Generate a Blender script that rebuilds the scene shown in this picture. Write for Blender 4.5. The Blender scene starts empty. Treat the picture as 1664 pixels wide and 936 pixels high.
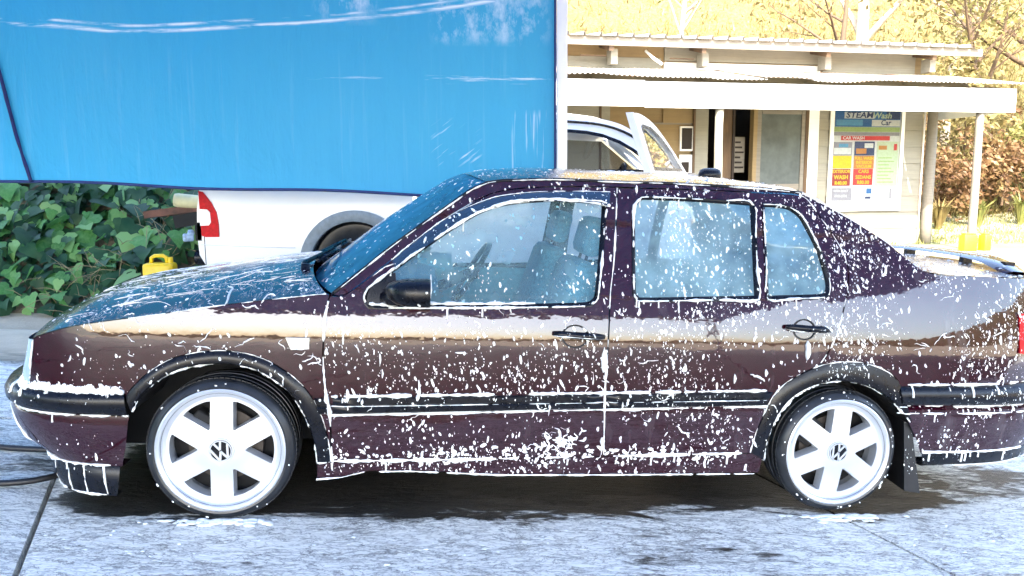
import bpy, bmesh, math, random
from math import sin, cos, pi, radians, sqrt, atan2, hypot
from mathutils import Vector, Matrix, noise
from mathutils.bvhtree import BVHTree
from mathutils.geometry import delaunay_2d_cdt

scene = bpy.context.scene
COL = scene.collection
random.seed(7)

# ------------------------------------------------------------------ camera
PITCH, ROLL = math.atan(168 / 1250), radians(-0.4)
cam_d = bpy.data.cameras.new("camera")
cam_d.sensor_width = 36.0
cam_d.lens = 1250 / 1664 * 36.0
cam_d.clip_start, cam_d.clip_end = 0.05, 600
cam = bpy.data.objects.new("camera", cam_d)
COL.objects.link(cam)
_fw = Vector((0, cos(PITCH), -sin(PITCH)))
_r = Vector((1, 0, 0)); _u = _r.cross(_fw)
_r2 = cos(ROLL) * _r + sin(ROLL) * _u; _u2 = -sin(ROLL) * _r + cos(ROLL) * _u
cam.matrix_world = Matrix(((_r2.x, _u2.x, -_fw.x, 0), (_r2.y, _u2.y, -_fw.y, 0), (_r2.z, _u2.z, -_fw.z, 1.27), (0, 0, 0, 1)))
scene.camera = cam

# ------------------------------------------------------------------ light
SUN_AZ, SUN_EL = radians(188), radians(46)        # azimuth clockwise from +Y (north): from behind the camera
sun_dir = Vector((sin(SUN_AZ) * cos(SUN_EL), cos(SUN_AZ) * cos(SUN_EL), sin(SUN_EL)))
world = bpy.data.worlds.new("World"); scene.world = world
world.use_nodes = True
wn = world.node_tree.nodes; wl = world.node_tree.links
sky = wn.new("ShaderNodeTexSky"); sky.sky_type = 'NISHITA'; sky.sun_disc = False
sky.sun_elevation = SUN_EL; sky.sun_rotation = SUN_AZ
sky.air_density = 1.0; sky.dust_density = 2.6; sky.ozone_density = .8
wn["Background"].inputs["Strength"].default_value = 0.15
wl.new(sky.outputs[0], wn["Background"].inputs["Color"])
sun_d = bpy.data.lights.new("sun", 'SUN'); sun_d.energy = 2.0; sun_d.angle = radians(0.5); sun_d.color = (1.0, 0.93, 0.80)
sun = bpy.data.objects.new("sun", sun_d); COL.objects.link(sun)
sun.rotation_euler = sun_dir.to_track_quat('Z', 'Y').to_euler()
sun.location = (12, -10, 16)
scene.view_settings.view_transform = 'Standard'
scene.view_settings.look = 'None'
scene.view_settings.exposure = 3.6
scene.view_settings.gamma = 1.0
scene.cycles.max_bounces = 10
scene.cycles.transparent_max_bounces = 24
scene.cycles.use_denoising = True

# ------------------------------------------------------------------ helpers
def put(name, verts, faces, mat=None, parent=None, smooth=True, mats=None, mi=None):
    me = bpy.data.meshes.new(name)
    me.from_pydata([tuple(v) for v in verts], [], faces)
    if mats:
        for m in mats: me.materials.append(m)
        if mi: me.polygons.foreach_set("material_index", mi)
    elif mat: me.materials.append(mat)
    if smooth is True: me.polygons.foreach_set("use_smooth", [True] * len(me.polygons))
    me.update()
    o = bpy.data.objects.new(name, me); COL.objects.link(o)
    if parent: o.parent = parent
    return o

def inst(src, name=None, parent=None, loc=None, rot=None, scale=None):
    o = src.copy(); COL.objects.link(o)
    if parent is not None: o.parent = parent
    if loc is not None: o.location = loc
    if rot is not None: o.rotation_euler = rot
    if scale is not None: o.scale = scale
    return o

def thing(name, label, cat, loc=(0, 0, 0), rot=(0, 0, 0), group=None):
    o = bpy.data.objects.new(name, None); COL.objects.link(o)
    o.location = loc; o.rotation_euler = rot; o.empty_display_size = 0.2
    return tag(o, label, cat, group)

def tag(o, label=None, cat=None, group=None, kind=None):
    if label: o["label"] = label
    if cat: o["category"] = cat
    if group: o["group"] = group
    if kind: o["kind"] = kind
    return o

class MB:
    def __init__(s): s.v = []; s.f = []; s.m = []
    def add(s, vs, fs, mi=0):
        n = len(s.v); s.v += [tuple(v) for v in vs]; s.f += [tuple(i + n for i in f) for f in fs]; s.m += [mi] * len(fs)
    def box(s, c, d, rot=None, mi=0, taper=1.0):
        x, y, z = d[0] / 2, d[1] / 2, d[2] / 2
        vs = [Vector((sx * x * (taper if sz > 0 else 1), sy * y * (taper if sz > 0 else 1), sz * z)) for sz in (-1, 1) for sy in (-1, 1) for sx in (-1, 1)]
        if rot is not None: vs = [rot @ v for v in vs]
        c = Vector(c); vs = [v + c for v in vs]
        s.add(vs, [(0, 2, 3, 1), (4, 5, 7, 6), (0, 1, 5, 4), (2, 6, 7, 3), (0, 4, 6, 2), (1, 3, 7, 5)], mi)
    def bar(s, a, b, w, h, mi=0, up=(0, 0, 1)):
        a, b = Vector(a), Vector(b); d = (b - a); L = d.length; d.normalize()
        r = d.cross(Vector(up)); r = r.normalized() if r.length > 1e-5 else Vector((1, 0, 0)); u = r.cross(d)
        vs = [p + r * sx * w / 2 + u * sz * h / 2 for p in (a, b) for sz in (-1, 1) for sx in (-1, 1)]
        s.add(vs, [(0, 2, 3, 1), (4, 5, 7, 6), (0, 1, 5, 4), (2, 6, 7, 3), (0, 4, 6, 2), (1, 3, 7, 5)], mi)
    def tube(s, pts, rad, n=8, mi=0, cap=True, flat=1.0):
        pts = [Vector(p) for p in pts]; rings = []
        ref = None
        for i, p in enumerate(pts):
            d = (pts[min(i + 1, len(pts) - 1)] - pts[max(i - 1, 0)]).normalized()
            if ref is None: ref = d.orthogonal().normalized()
            ref = (ref - d * ref.dot(d)); ref = ref.normalized() if ref.length > 1e-6 else d.orthogonal().normalized()
            b = d.cross(ref); r = rad[i] if hasattr(rad, '__len__') else rad
            rings.append([p + (ref * cos(2 * pi * k / n) + b * sin(2 * pi * k / n) * flat) * r for k in range(n)])
        vs = [v for rg in rings for v in rg]; fs = []
        for i in range(len(rings) - 1):
            for k in range(n):
                fs.append((i * n + k, i * n + (k + 1) % n, (i + 1) * n + (k + 1) % n, (i + 1) * n + k))
        if cap: fs += [tuple(range(n - 1, -1, -1)), tuple((len(rings) - 1) * n + k for k in range(n))]
        s.add(vs, fs, mi)
    def lathe(s, prof, n=48, axis='y', mi=0, c=(0, 0, 0)):
        # prof: list of (radius, along)
        vs = []; fs = []; m = len(prof)
        for k in range(n):
            a = 2 * pi * k / n
            for (r, h) in prof:
                if axis == 'y': vs.append((c[0] + r * cos(a), c[1] + h, c[2] + r * sin(a)))
                elif axis == 'z': vs.append((c[0] + r * cos(a), c[1] + r * sin(a), c[2] + h))
                else: vs.append((c[0] + h, c[1] + r * cos(a), c[2] + r * sin(a)))
        for k in range(n):
            for j in range(m - 1):
                a, b = k * m + j, k * m + j + 1; c2, d2 = ((k + 1) % n) * m + j + 1, ((k + 1) % n) * m + j
                fs.append((a, b, c2, d2) if axis != 'y' else (a, d2, c2, b))
        s.add(vs, fs, mi)
    def grid(s, P, mi=0, flip=False):
        m = len(P[0]); vs = [p for row in P for p in row]; fs = []
        for i in range(len(P) - 1):
            for j in range(m - 1):
                f = (i * m + j, i * m + j + 1, (i + 1) * m + j + 1, (i + 1) * m + j)
                fs.append(f[::-1] if flip else f)
        s.add(vs, fs, mi)
    def build(s, name, mat, parent=None, smooth=True, angle=None, mats=None, bevel=None):
        o = put(name, s.v, s.f, mat, parent, smooth, mats, s.m if mats else None)
        if bevel:
            bm = bmesh.new(); bm.from_mesh(o.data)
            bmesh.ops.remove_doubles(bm, verts=bm.verts, dist=1e-5)
            es = [e for e in bm.edges if len(e.link_faces) == 2 and e.calc_face_angle(0) > radians(35)]
            bmesh.ops.bevel(bm, geom=es, offset=bevel, segments=2, affect='EDGES', profile=.5, clamp_overlap=True)
            bm.to_mesh(o.data); bm.free()
            o.data.polygons.foreach_set("use_smooth", [True] * len(o.data.polygons))
        if smooth and angle is not None:
            sharp(o, angle)
        return o

def sharp(o, deg):
    bm = bmesh.new(); bm.from_mesh(o.data)
    for e in bm.edges:
        e.smooth = not (len(e.link_faces) != 2 or e.calc_face_angle(0) > radians(deg))
    bm.to_mesh(o.data); bm.free()

def sstep(a, b, x):
    t = max(0.0, min(1.0, (x - a) / (b - a))); return t * t * (3 - 2 * t)

def smooth_line(pts, n=4):
    P = [Vector(p) for p in pts]
    out = []
    for i in range(len(P) - 1):
        p0, p1, p2, p3 = P[max(i - 1, 0)], P[i], P[i + 1], P[min(i + 2, len(P) - 1)]
        for k in range(n):
            t = k / n
            out.append(0.5 * ((2 * p1) + (p2 - p0) * t + (2 * p0 - 5 * p1 + 4 * p2 - p3) * t * t + (3 * p1 - p0 - 3 * p2 + p3) * t ** 3))
    out.append(P[-1]); return out

def smooth_poly(pts, ang=42, n=3):
    """closed polygon: splits at sharp corners, rounds the rest"""
    P = [Vector(p) for p in pts]; N = len(P); cor = []
    for i in range(N):
        a = (P[i] - P[i - 1]); b = (P[(i + 1) % N] - P[i])
        if a.length < 1e-6 or b.length < 1e-6: continue
        if a.angle(b) > radians(ang): cor.append(i)
    if not cor:
        out = smooth_line(P[-2:] + P + P[:2], n); return out[2 * n:-(2 * n + 1)][:N * n] if False else out[2 * n:2 * n + N * n]
    out = []
    for k, c in enumerate(cor):
        e = cor[(k + 1) % len(cor)]; run = [P[c]]; j = c
        while True:
            j = (j + 1) % N; run.append(P[j])
            if j == e: break
        out += smooth_line(run, n)[:-1] if len(run) > 2 else [run[0]]
    return out

def pip(p, poly):
    c = False; x, y = p[0], p[1]; j = len(poly) - 1
    for i in range(len(poly)):
        xi, yi = poly[i][0], poly[i][1]; xj, yj = poly[j][0], poly[j][1]
        if (yi > y) != (yj > y) and x < (xj - xi) * (y - yi) / (yj - yi) + xi: c = not c
        j = i
    return c

def area2(poly): return sum(poly[i - 1][0] * poly[i][1] - poly[i][0] * poly[i - 1][1] for i in range(len(poly)))

def inset_poly(poly, d):
    """moves a closed polygon inwards by d (outwards when negative)"""
    P = [Vector((p[0], p[1])) for p in poly]; sgn = 1 if area2(P) > 0 else -1; out = []; N = len(P)
    for i in range(N):
        a = (P[i] - P[i - 1]); b = (P[(i + 1) % N] - P[i])
        if a.length < 1e-7: a = b
        if b.length < 1e-7: b = a
        a = a.normalized(); b = b.normalized()
        na = Vector((-a.y, a.x)) * sgn; nb = Vector((-b.y, b.x)) * sgn
        m = na + nb
        m = na if m.length < 1e-4 else m.normalized() / max(0.45, m.normalized().dot(na))
        out.append(P[i] + m * d)
    return out

def fill2d(outer, holes=(), step=0.04):
    """constrained triangulation with inner grid points -> (verts2d, tris, boundary loops)"""
    V = []; E = []; loops = []
    for lp in [outer] + list(holes):
        n = len(V); V += [Vector((p[0], p[1])) for p in lp]; m = len(lp)
        E += [(n + i, n + (i + 1) % m) for i in range(m)]; loops.append(list(range(n, n + m)))
    xs = [p[0] for p in outer]; ys = [p[1] for p in outer]
    din = inset_poly(outer, step * 0.4); hin = [inset_poly(h, -step * 0.4) for h in holes]
    ny = int((max(ys) - min(ys)) / step) + 1; nx = int((max(xs) - min(xs)) / step) + 1
    for j in range(ny):
        for i in range(nx):
            p = (min(xs) + (i + .5 + .5 * (j % 2)) * step, min(ys) + (j + .5) * step)
            if pip(p, din) and not any(pip(p, h) for h in hin): V.append(Vector(p))
    res = delaunay_2d_cdt(V, E, [], 0, 1e-5)
    ov, tris, orig = res[0], res[2], res[3]
    out = []
    for t in tris:
        c = (ov[t[0]] + ov[t[1]] + ov[t[2]]) / 3
        if pip(c, outer) and not any(pip(c, h) for h in holes):
            t = list(t)
            a, b, d = ov[t[0]], ov[t[1]], ov[t[2]]
            if (b - a).cross(d - a) < 0: t.reverse()
            out.append(tuple(t))
    mp = {}
    for i, o in enumerate(orig):
        for k in o: mp[k] = i
    loops = [[mp[k] for k in lp if k in mp] for lp in loops]
    return ov, out, loops

# ------------------------------------------------------------------ materials
def new_mat(name):
    m = bpy.data.materials.new(name); m.use_nodes = True
    nt = m.node_tree; return m, nt, nt.nodes["Principled BSDF"]
def N(nt, t, **kw):
    n = nt.nodes.new("ShaderNode" + t)
    for k, v in kw.items(): setattr(n, k, v)
    return n
def L(nt, a, b): nt.links.new(a, b)
def coords(nt, scale=(1, 1, 1), kind="Object", rot=(0, 0, 0)):
    tc = N(nt, "TexCoord"); mp = N(nt, "Mapping"); mp.inputs["Scale"].default_value = scale; mp.inputs["Rotation"].default_value = rot
    L(nt, tc.outputs[kind], mp.inputs[0]); return mp.outputs[0]
def noise_t(nt, vec, scale, detail=4, rough=.55, dist=0.0):
    n = N(nt, "TexNoise"); n.inputs["Scale"].default_value = scale; n.inputs["Detail"].default_value = detail
    n.inputs["Roughness"].default_value = rough; n.inputs["Distortion"].default_value = dist
    if vec is not None: L(nt, vec, n.inputs["Vector"])
    return n.outputs["Fac"]
def ramp(nt, fac, stops, interp='LINEAR'):
    r = N(nt, "ValToRGB"); cr = r.color_ramp; cr.interpolation = interp
    while len(cr.elements) < len(stops): cr.elements.new(0.5)
    for e, (p, c) in zip(cr.elements, stops):
        e.position = p; e.color = (c, c, c, 1) if not hasattr(c, '__len__') else (*c, 1)
    L(nt, fac, r.inputs[0]); return r.outputs[0]
def mixc(nt, fac, a, b, mode='MIX'):
    m = N(nt, "Mix", data_type='RGBA', blend_type=mode)
    for sock, v in ((m.inputs[0], fac), (m.inputs[6], a), (m.inputs[7], b)):
        if hasattr(v, 'links') or hasattr(v, 'node'): L(nt, v, sock)
        elif hasattr(v, '__len__'): sock.default_value = (*v, 1)
        else: sock.default_value = v
    return m.outputs[2]
def math_n(nt, op, a, b=None, c=None, clamp=False):
    m = N(nt, "Math", operation=op, use_clamp=clamp)
    for i, v in enumerate((a, b, c)):
        if v is None: continue
        if hasattr(v, 'node'): L(nt, v, m.inputs[i])
        else: m.inputs[i].default_value = v
    return m.outputs[0]
def bump(nt, bsdf, h, strength=.3, dist=.01, coat=False):
    b = N(nt, "Bump"); b.inputs["Strength"].default_value = strength; b.inputs["Distance"].default_value = dist
    L(nt, h, b.inputs["Height"]); L(nt, b.outputs[0], bsdf.inputs["Normal"])
    if coat: L(nt, b.outputs[0], bsdf.inputs["Coat Normal"])
    return b
def simple(name, col, rough=.5, metal=0.0, var=.15, scale=8.0, bmp=0.0, spec=.5, coat=0.0, detail=5, bdist=.01, sc=(1, 1, 1)):
    m, nt, b = new_mat(name)
    v = coords(nt, sc); f = noise_t(nt, v, scale, detail)
    lo = tuple(max(0, c * (1 - var)) for c in col); hi = tuple(min(1, c * (1 + var)) for c in col)
    L(nt, ramp(nt, f, [(.3, lo), (.7, hi)]), b.inputs["Base Color"])
    L(nt, ramp(nt, f, [(.2, max(.02, rough * .85)), (.8, min(1, rough * 1.15))]), b.inputs["Roughness"])
    b.inputs["Metallic"].default_value = metal; b.inputs["Specular IOR Level"].default_value = spec
    b.inputs["Coat Weight"].default_value = coat
    if bmp: bump(nt, b, f, bmp, bdist)
    return m

def foam_speckle(nt, vec, scale, stretch, cover, size=.42):
    """small soap spots: one per voronoi cell, some cells only"""
    mp = N(nt, "Mapping"); mp.inputs["Scale"].default_value = stretch; L(nt, vec, mp.inputs[0])
    wob = N(nt, "TexNoise"); wob.inputs["Scale"].default_value = scale * .8; L(nt, mp.outputs[0], wob.inputs["Vector"])
    add = N(nt, "Mix", data_type='RGBA', blend_type='LINEAR_LIGHT'); add.inputs[0].default_value = .012
    L(nt, mp.outputs[0], add.inputs[6]); L(nt, wob.outputs["Color"], add.inputs[7])
    vo = N(nt, "TexVoronoi"); vo.inputs["Scale"].default_value = scale; L(nt, add.outputs[2], vo.inputs["Vector"])
    sep = N(nt, "SeparateColor"); L(nt, vo.outputs["Color"], sep.inputs[0])
    on = math_n(nt, 'LESS_THAN', sep.outputs[0], cover)
    rad = math_n(nt, 'MULTIPLY_ADD', sep.outputs[1], size * .7, size * .3)
    d = math_n(nt, 'SUBTRACT', rad, vo.outputs["Distance"])
    d = math_n(nt, 'MULTIPLY', d, 9.0, clamp=True)
    return math_n(nt, 'MULTIPLY', d, on)

def paint_mat():
    m, nt, b = new_mat("car_paint")
    v = coords(nt)
    sx = N(nt, "SeparateXYZ"); L(nt, v, sx.inputs[0])
    big = noise_t(nt, v, 3.2, 3)
    # film of fine droplets grows towards the rear of the car
    rear = N(nt, "MapRange"); L(nt, sx.outputs[0], rear.inputs[0]); rear.inputs[1].default_value = 0.7; rear.inputs[2].default_value = 3.0
    rear.inputs[3].default_value = .0; rear.inputs[4].default_value = .30
    cov = math_n(nt, 'MULTIPLY', rear.outputs[0], ramp(nt, big, [(.35, .45), (.65, 1.0)]))
    s = foam_speckle(nt, v, 62, (1, 1, .55), cov, .5)
    base = ramp(nt, noise_t(nt, v, 260, 2), [(.3, (.017, .0005, .0045)), (.7, (.026, .0009, .0068))])
    runs = ramp(nt, noise_t(nt, coords(nt, (1, 1, .16)), 16, 5, .6, .4), [(.50, 0.0), (.72, 1.0)])
    film = math_n(nt, 'MULTIPLY', runs, math_n(nt, 'MULTIPLY', ramp(nt, noise_t(nt, v, 5, 4), [(.42, 0.0), (.62, 1.0)]), math_n(nt, 'MULTIPLY_ADD', rear.outputs[0], .22, .015)))
    s = math_n(nt, 'MAXIMUM', s, film)
    L(nt, mixc(nt, s, base, (.80, .82, .86)), b.inputs["Base Color"])
    L(nt, math_n(nt, 'MULTIPLY_ADD', s, .5, .30), b.inputs["Roughness"])
    b.inputs["Specular IOR Level"].default_value = .03
    L(nt, math_n(nt, 'SUBTRACT', 1.0, s), b.inputs["Coat Weight"])
    b.inputs["Coat IOR"].default_value = 1.62; b.inputs["Coat Roughness"].default_value = .03
    wet = foam_speckle(nt, v, 130, (1, 1, .7), .35, .4)
    wav = noise_t(nt, v, 2.3, 2)
    h = math_n(nt, 'ADD', math_n(nt, 'MULTIPLY', s, 1.0), math_n(nt, 'MULTIPLY_ADD', noise_t(nt, coords(nt, (.6, 1, 1)), 13, 3), 1.6, math_n(nt, 'MULTIPLY', wet, .06)))
    bump(nt, b, h, .3, .0016, coat=True)
    return m

def hood_mat():
    """bonnet and roof paint: soapy water running in streaks across the panel"""
    m, nt, b = new_mat("soapy_paint")
    v = coords(nt, (1.0, .28, 1.0), rot=(0, 0, radians(8)))
    v2 = coords(nt)
    st = noise_t(nt, v, 22, 6, .62, 1.6)
    fil = ramp(nt, math_n(nt, 'ABSOLUTE', math_n(nt, 'SUBTRACT', st, .5)), [(0.0, 1.0), (.018, 0.0)])
    msk = ramp(nt, noise_t(nt, v2, 6, 4), [(.40, 0.0), (.60, 1.0)])
    s = math_n(nt, 'MULTIPLY', fil, msk)
    s = math_n(nt, 'MAXIMUM', s, foam_speckle(nt, v2, 75, (1, 1, 1), .10, .4))
    base = ramp(nt, noise_t(nt, v2, 260, 2), [(.3, (.017, .0005, .0045)), (.7, (.026, .0009, .0068))])
    L(nt, mixc(nt, s, base, (.8, .84, .88)), b.inputs["Base Color"])
    L(nt, math_n(nt, 'MULTIPLY_ADD', s, .5, .28), b.inputs["Roughness"])
    L(nt, math_n(nt, 'SUBTRACT', 1.0, s), b.inputs["Coat Weight"])
    b.inputs["Specular IOR Level"].default_value = .05
    b.inputs["Coat IOR"].default_value = 2.8; b.inputs["Coat Roughness"].default_value = .05
    h = math_n(nt, 'ADD', math_n(nt, 'MULTIPLY', st, 1.0), s)
    bump(nt, b, h, .35, .004, coat=True)
    return m

def foam_mat():
    m, nt, b = new_mat("soap_foam")
    v = coords(nt); f = noise_t(nt, v, 300, 3)
    L(nt, ramp(nt, f, [(.3, (.80, .83, .81)), (.7, (.91, .92, .89))]), b.inputs["Base Color"])
    b.inputs["Roughness"].default_value = .45
    b.inputs["Subsurface Weight"].default_value = .15; b.inputs["Subsurface Radius"].default_value = (.004, .004, .004)
    bump(nt, b, f, .4, .002); return m

def glass_mat(name, tint, film, gloss=1.5, foam=True, fcol=(.75, .86, .9), rough=.02):
    m, nt, b = new_mat(name); nt.nodes.remove(b)
    out = nt.nodes["Material Output"]; v = coords(nt)
    tr = N(nt, "BsdfTransparent"); tr.inputs[0].default_value = (*tint, 1)
    gl = N(nt, "BsdfGlossy"); gl.inputs["Roughness"].default_value = rough; gl.inputs[0].default_value = (1, 1, 1, 1)
    fr = N(nt, "Fresnel"); fr.inputs[0].default_value = gloss
    m1 = N(nt, "MixShader"); L(nt, fr.outputs[0], m1.inputs[0]); L(nt, tr.outputs[0], m1.inputs[1]); L(nt, gl.outputs[0], m1.inputs[2])
    df = N(nt, "BsdfDiffuse"); df.inputs[0].default_value = (*fcol, 1)
    tl = N(nt, "BsdfTranslucent"); tl.inputs[0].default_value = (*fcol, 1)
    m2 = N(nt, "MixShader"); m2.inputs[0].default_value = .5; L(nt, df.outputs[0], m2.inputs[1]); L(nt, tl.outputs[0], m2.inputs[2])
    m3 = N(nt, "MixShader"); L(nt, m1.outputs[0], m3.inputs[1]); L(nt, m2.outputs[0], m3.inputs[2])
    soft = ramp(nt, noise_t(nt, v, 7, 5), [(.3, film * .6), (.7, min(1, film * 1.4))])
    if foam:
        s = foam_speckle(nt, v, 62, (1, 1, .6), .35 * foam, .5)
        s2 = foam_speckle(nt, v, 105, (1, 1, .6), .4 * foam, .5)
        soft = math_n(nt, 'MAXIMUM', soft, math_n(nt, 'MAXIMUM', math_n(nt, 'MULTIPLY', s, .9), math_n(nt, 'MULTIPLY', s2, .6)))
    L(nt, soft, m3.inputs[0]); L(nt, m3.outputs[0], out.inputs[0])
    return m

def tarp_mat():
    m, nt, b = new_mat("blue_tarpaulin")
    tc = N(nt, "TexCoord"); s = N(nt, "SeparateXYZ"); L(nt, tc.outputs["Object"], s.inputs[0])
    X, Z = s.outputs[0], s.outputs[2]
    v = coords(nt); vz = coords(nt, (1, 1, .12)); vx = coords(nt, (.15, 1, 1.0))
    grain = noise_t(nt, vz, 14, 6, .6)
    cloth = noise_t(nt, v, 1.6, 3)
    col = mixc(nt, ramp(nt, grain, [(.35, 0.0), (.75, .35)]), (.024, .33, .57), (.045, .38, .61))
    col = mixc(nt, ramp(nt, cloth, [(.3, 0.0), (.7, .6)]), col, (.028, .34, .60))
    # drawn-out white fold lines, the light they catch painted on: a shallow curve across the top
    def band(center_expr, width, mask):
        d = math_n(nt, 'ABSOLUTE', math_n(nt, 'SUBTRACT', Z, center_expr))
        return math_n(nt, 'MULTIPLY', math_n(nt, 'SUBTRACT', 1.0, math_n(nt, 'DIVIDE', d, width), clamp=True), mask)
    wob = math_n(nt, 'MULTIPLY_ADD', noise_t(nt, vx, 3, 3), .10, -.05)
    xx = math_n(nt, 'ADD', X, 2.1)
    par = math_n(nt, 'ADD', math_n(nt, 'MULTIPLY_ADD', math_n(nt, 'MULTIPLY', xx, xx), .036, 2.255), wob)
    dash = ramp(nt, noise_t(nt, coords(nt, (1, 1, 9)), 2.2, 4, .6), [(.42, 0.0), (.56, 1.0)])
    sc = band(par, .016, dash)
    par2 = math_n(nt, 'ADD', par, .035)
    dash2 = ramp(nt, noise_t(nt, coords(nt, (1.3, 1, 7)), 1.7, 4, .6), [(.45, 0.0), (.6, 1.0)])
    sc = math_n(nt, 'MAXIMUM', sc, band(par2, .012, dash2))
    fade = math_n(nt, 'MULTIPLY', ramp(nt, X, [(0, 0), (1, 0)]), 0)
    # rubbed patch at the top right corner
    def box(x0, x1, z0, z1, e=.06):
        def up(a, sgn, t):
            return math_n(nt, 'DIVIDE', math_n(nt, 'SUBTRACT', a, t) if sgn > 0 else math_n(nt, 'SUBTRACT', t, a), e, clamp=True)
        return math_n(nt, 'MULTIPLY', math_n(nt, 'MULTIPLY', up(X, 1, x0), up(X, -1, x1)), math_n(nt, 'MULTIPLY', up(Z, 1, z0), up(Z, -1, z1)))
    rub = ramp(nt, noise_t(nt, coords(nt, (1, 1, .6)), 7, 7, .7), [(.46, 0.0), (.70, 1.0)])
    sc = math_n(nt, 'MAXIMUM', sc, math_n(nt, 'MULTIPLY', math_n(nt, 'MULTIPLY', rub, .75), box(-.52, .27, 2.13, 2.60, .10)))
    sc = math_n(nt, 'MAXIMUM', sc, math_n(nt, 'MULTIPLY', math_n(nt, 'MULTIPLY', rub, .8), box(-1.25, -.80, 2.26, 2.60, .14)))
    ln = ramp(nt, noise_t(nt, coords(nt, (.8, 1, 14)), 3, 5, .7), [(.52, 0.0), (.66, .8)])
    sc = math_n(nt, 'MAXIMUM', sc, math_n(nt, 'MULTIPLY', ln, box(-.55, .27, 1.90, 1.97, .03)))
    sc = math_n(nt, 'MAXIMUM', sc, math_n(nt, 'MULTIPLY', ln, box(-1.3, -.8, 1.93, 1.97, .03)))
    mpd = N(nt, "Mapping"); mpd.inputs["Scale"].default_value = (.9, 1, 13); L(nt, coords(nt, rot=(0, radians(36), 0)), mpd.inputs[0])
    dg = ramp(nt, noise_t(nt, mpd.outputs[0], 2.6, 4, .6), [(.55, 0.0), (.66, .6)])
    sc = math_n(nt, 'MAXIMUM', sc, math_n(nt, 'MULTIPLY', dg, box(-.52, -.18, 1.38, 1.70, .06)))
    vt = ramp(nt, noise_t(nt, coords(nt, (16, 1, .6)), 2.6, 3, .6), [(.52, 0.0), (.68, .55)])
    sc = math_n(nt, 'MAXIMUM', sc, math_n(nt, 'MULTIPLY', vt, box(-.02, .25, 1.30, 1.75, .04)))
    vt2 = ramp(nt, noise_t(nt, coords(nt, (9, 1, .35)), 2.2, 4, .6), [(.56, 0.0), (.78, .07)])
    sc = math_n(nt, 'MAXIMUM', sc, math_n(nt, 'MULTIPLY', vt2, box(-4.5, .2, 1.2, 2.2, .2)))
    L(nt, mixc(nt, sc, col, (.74, .84, .90)), b.inputs["Base Color"])
    b.inputs["Roughness"].default_value = .5; b.inputs["Specular IOR Level"].default_value = .3
    bump(nt, b, math_n(nt, 'ADD', math_n(nt, 'MULTIPLY', grain, .25), noise_t(nt, coords(nt, (1.6, 1, .8)), 2.2, 5, .55, .6)), .45, .05)
    return m

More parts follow.
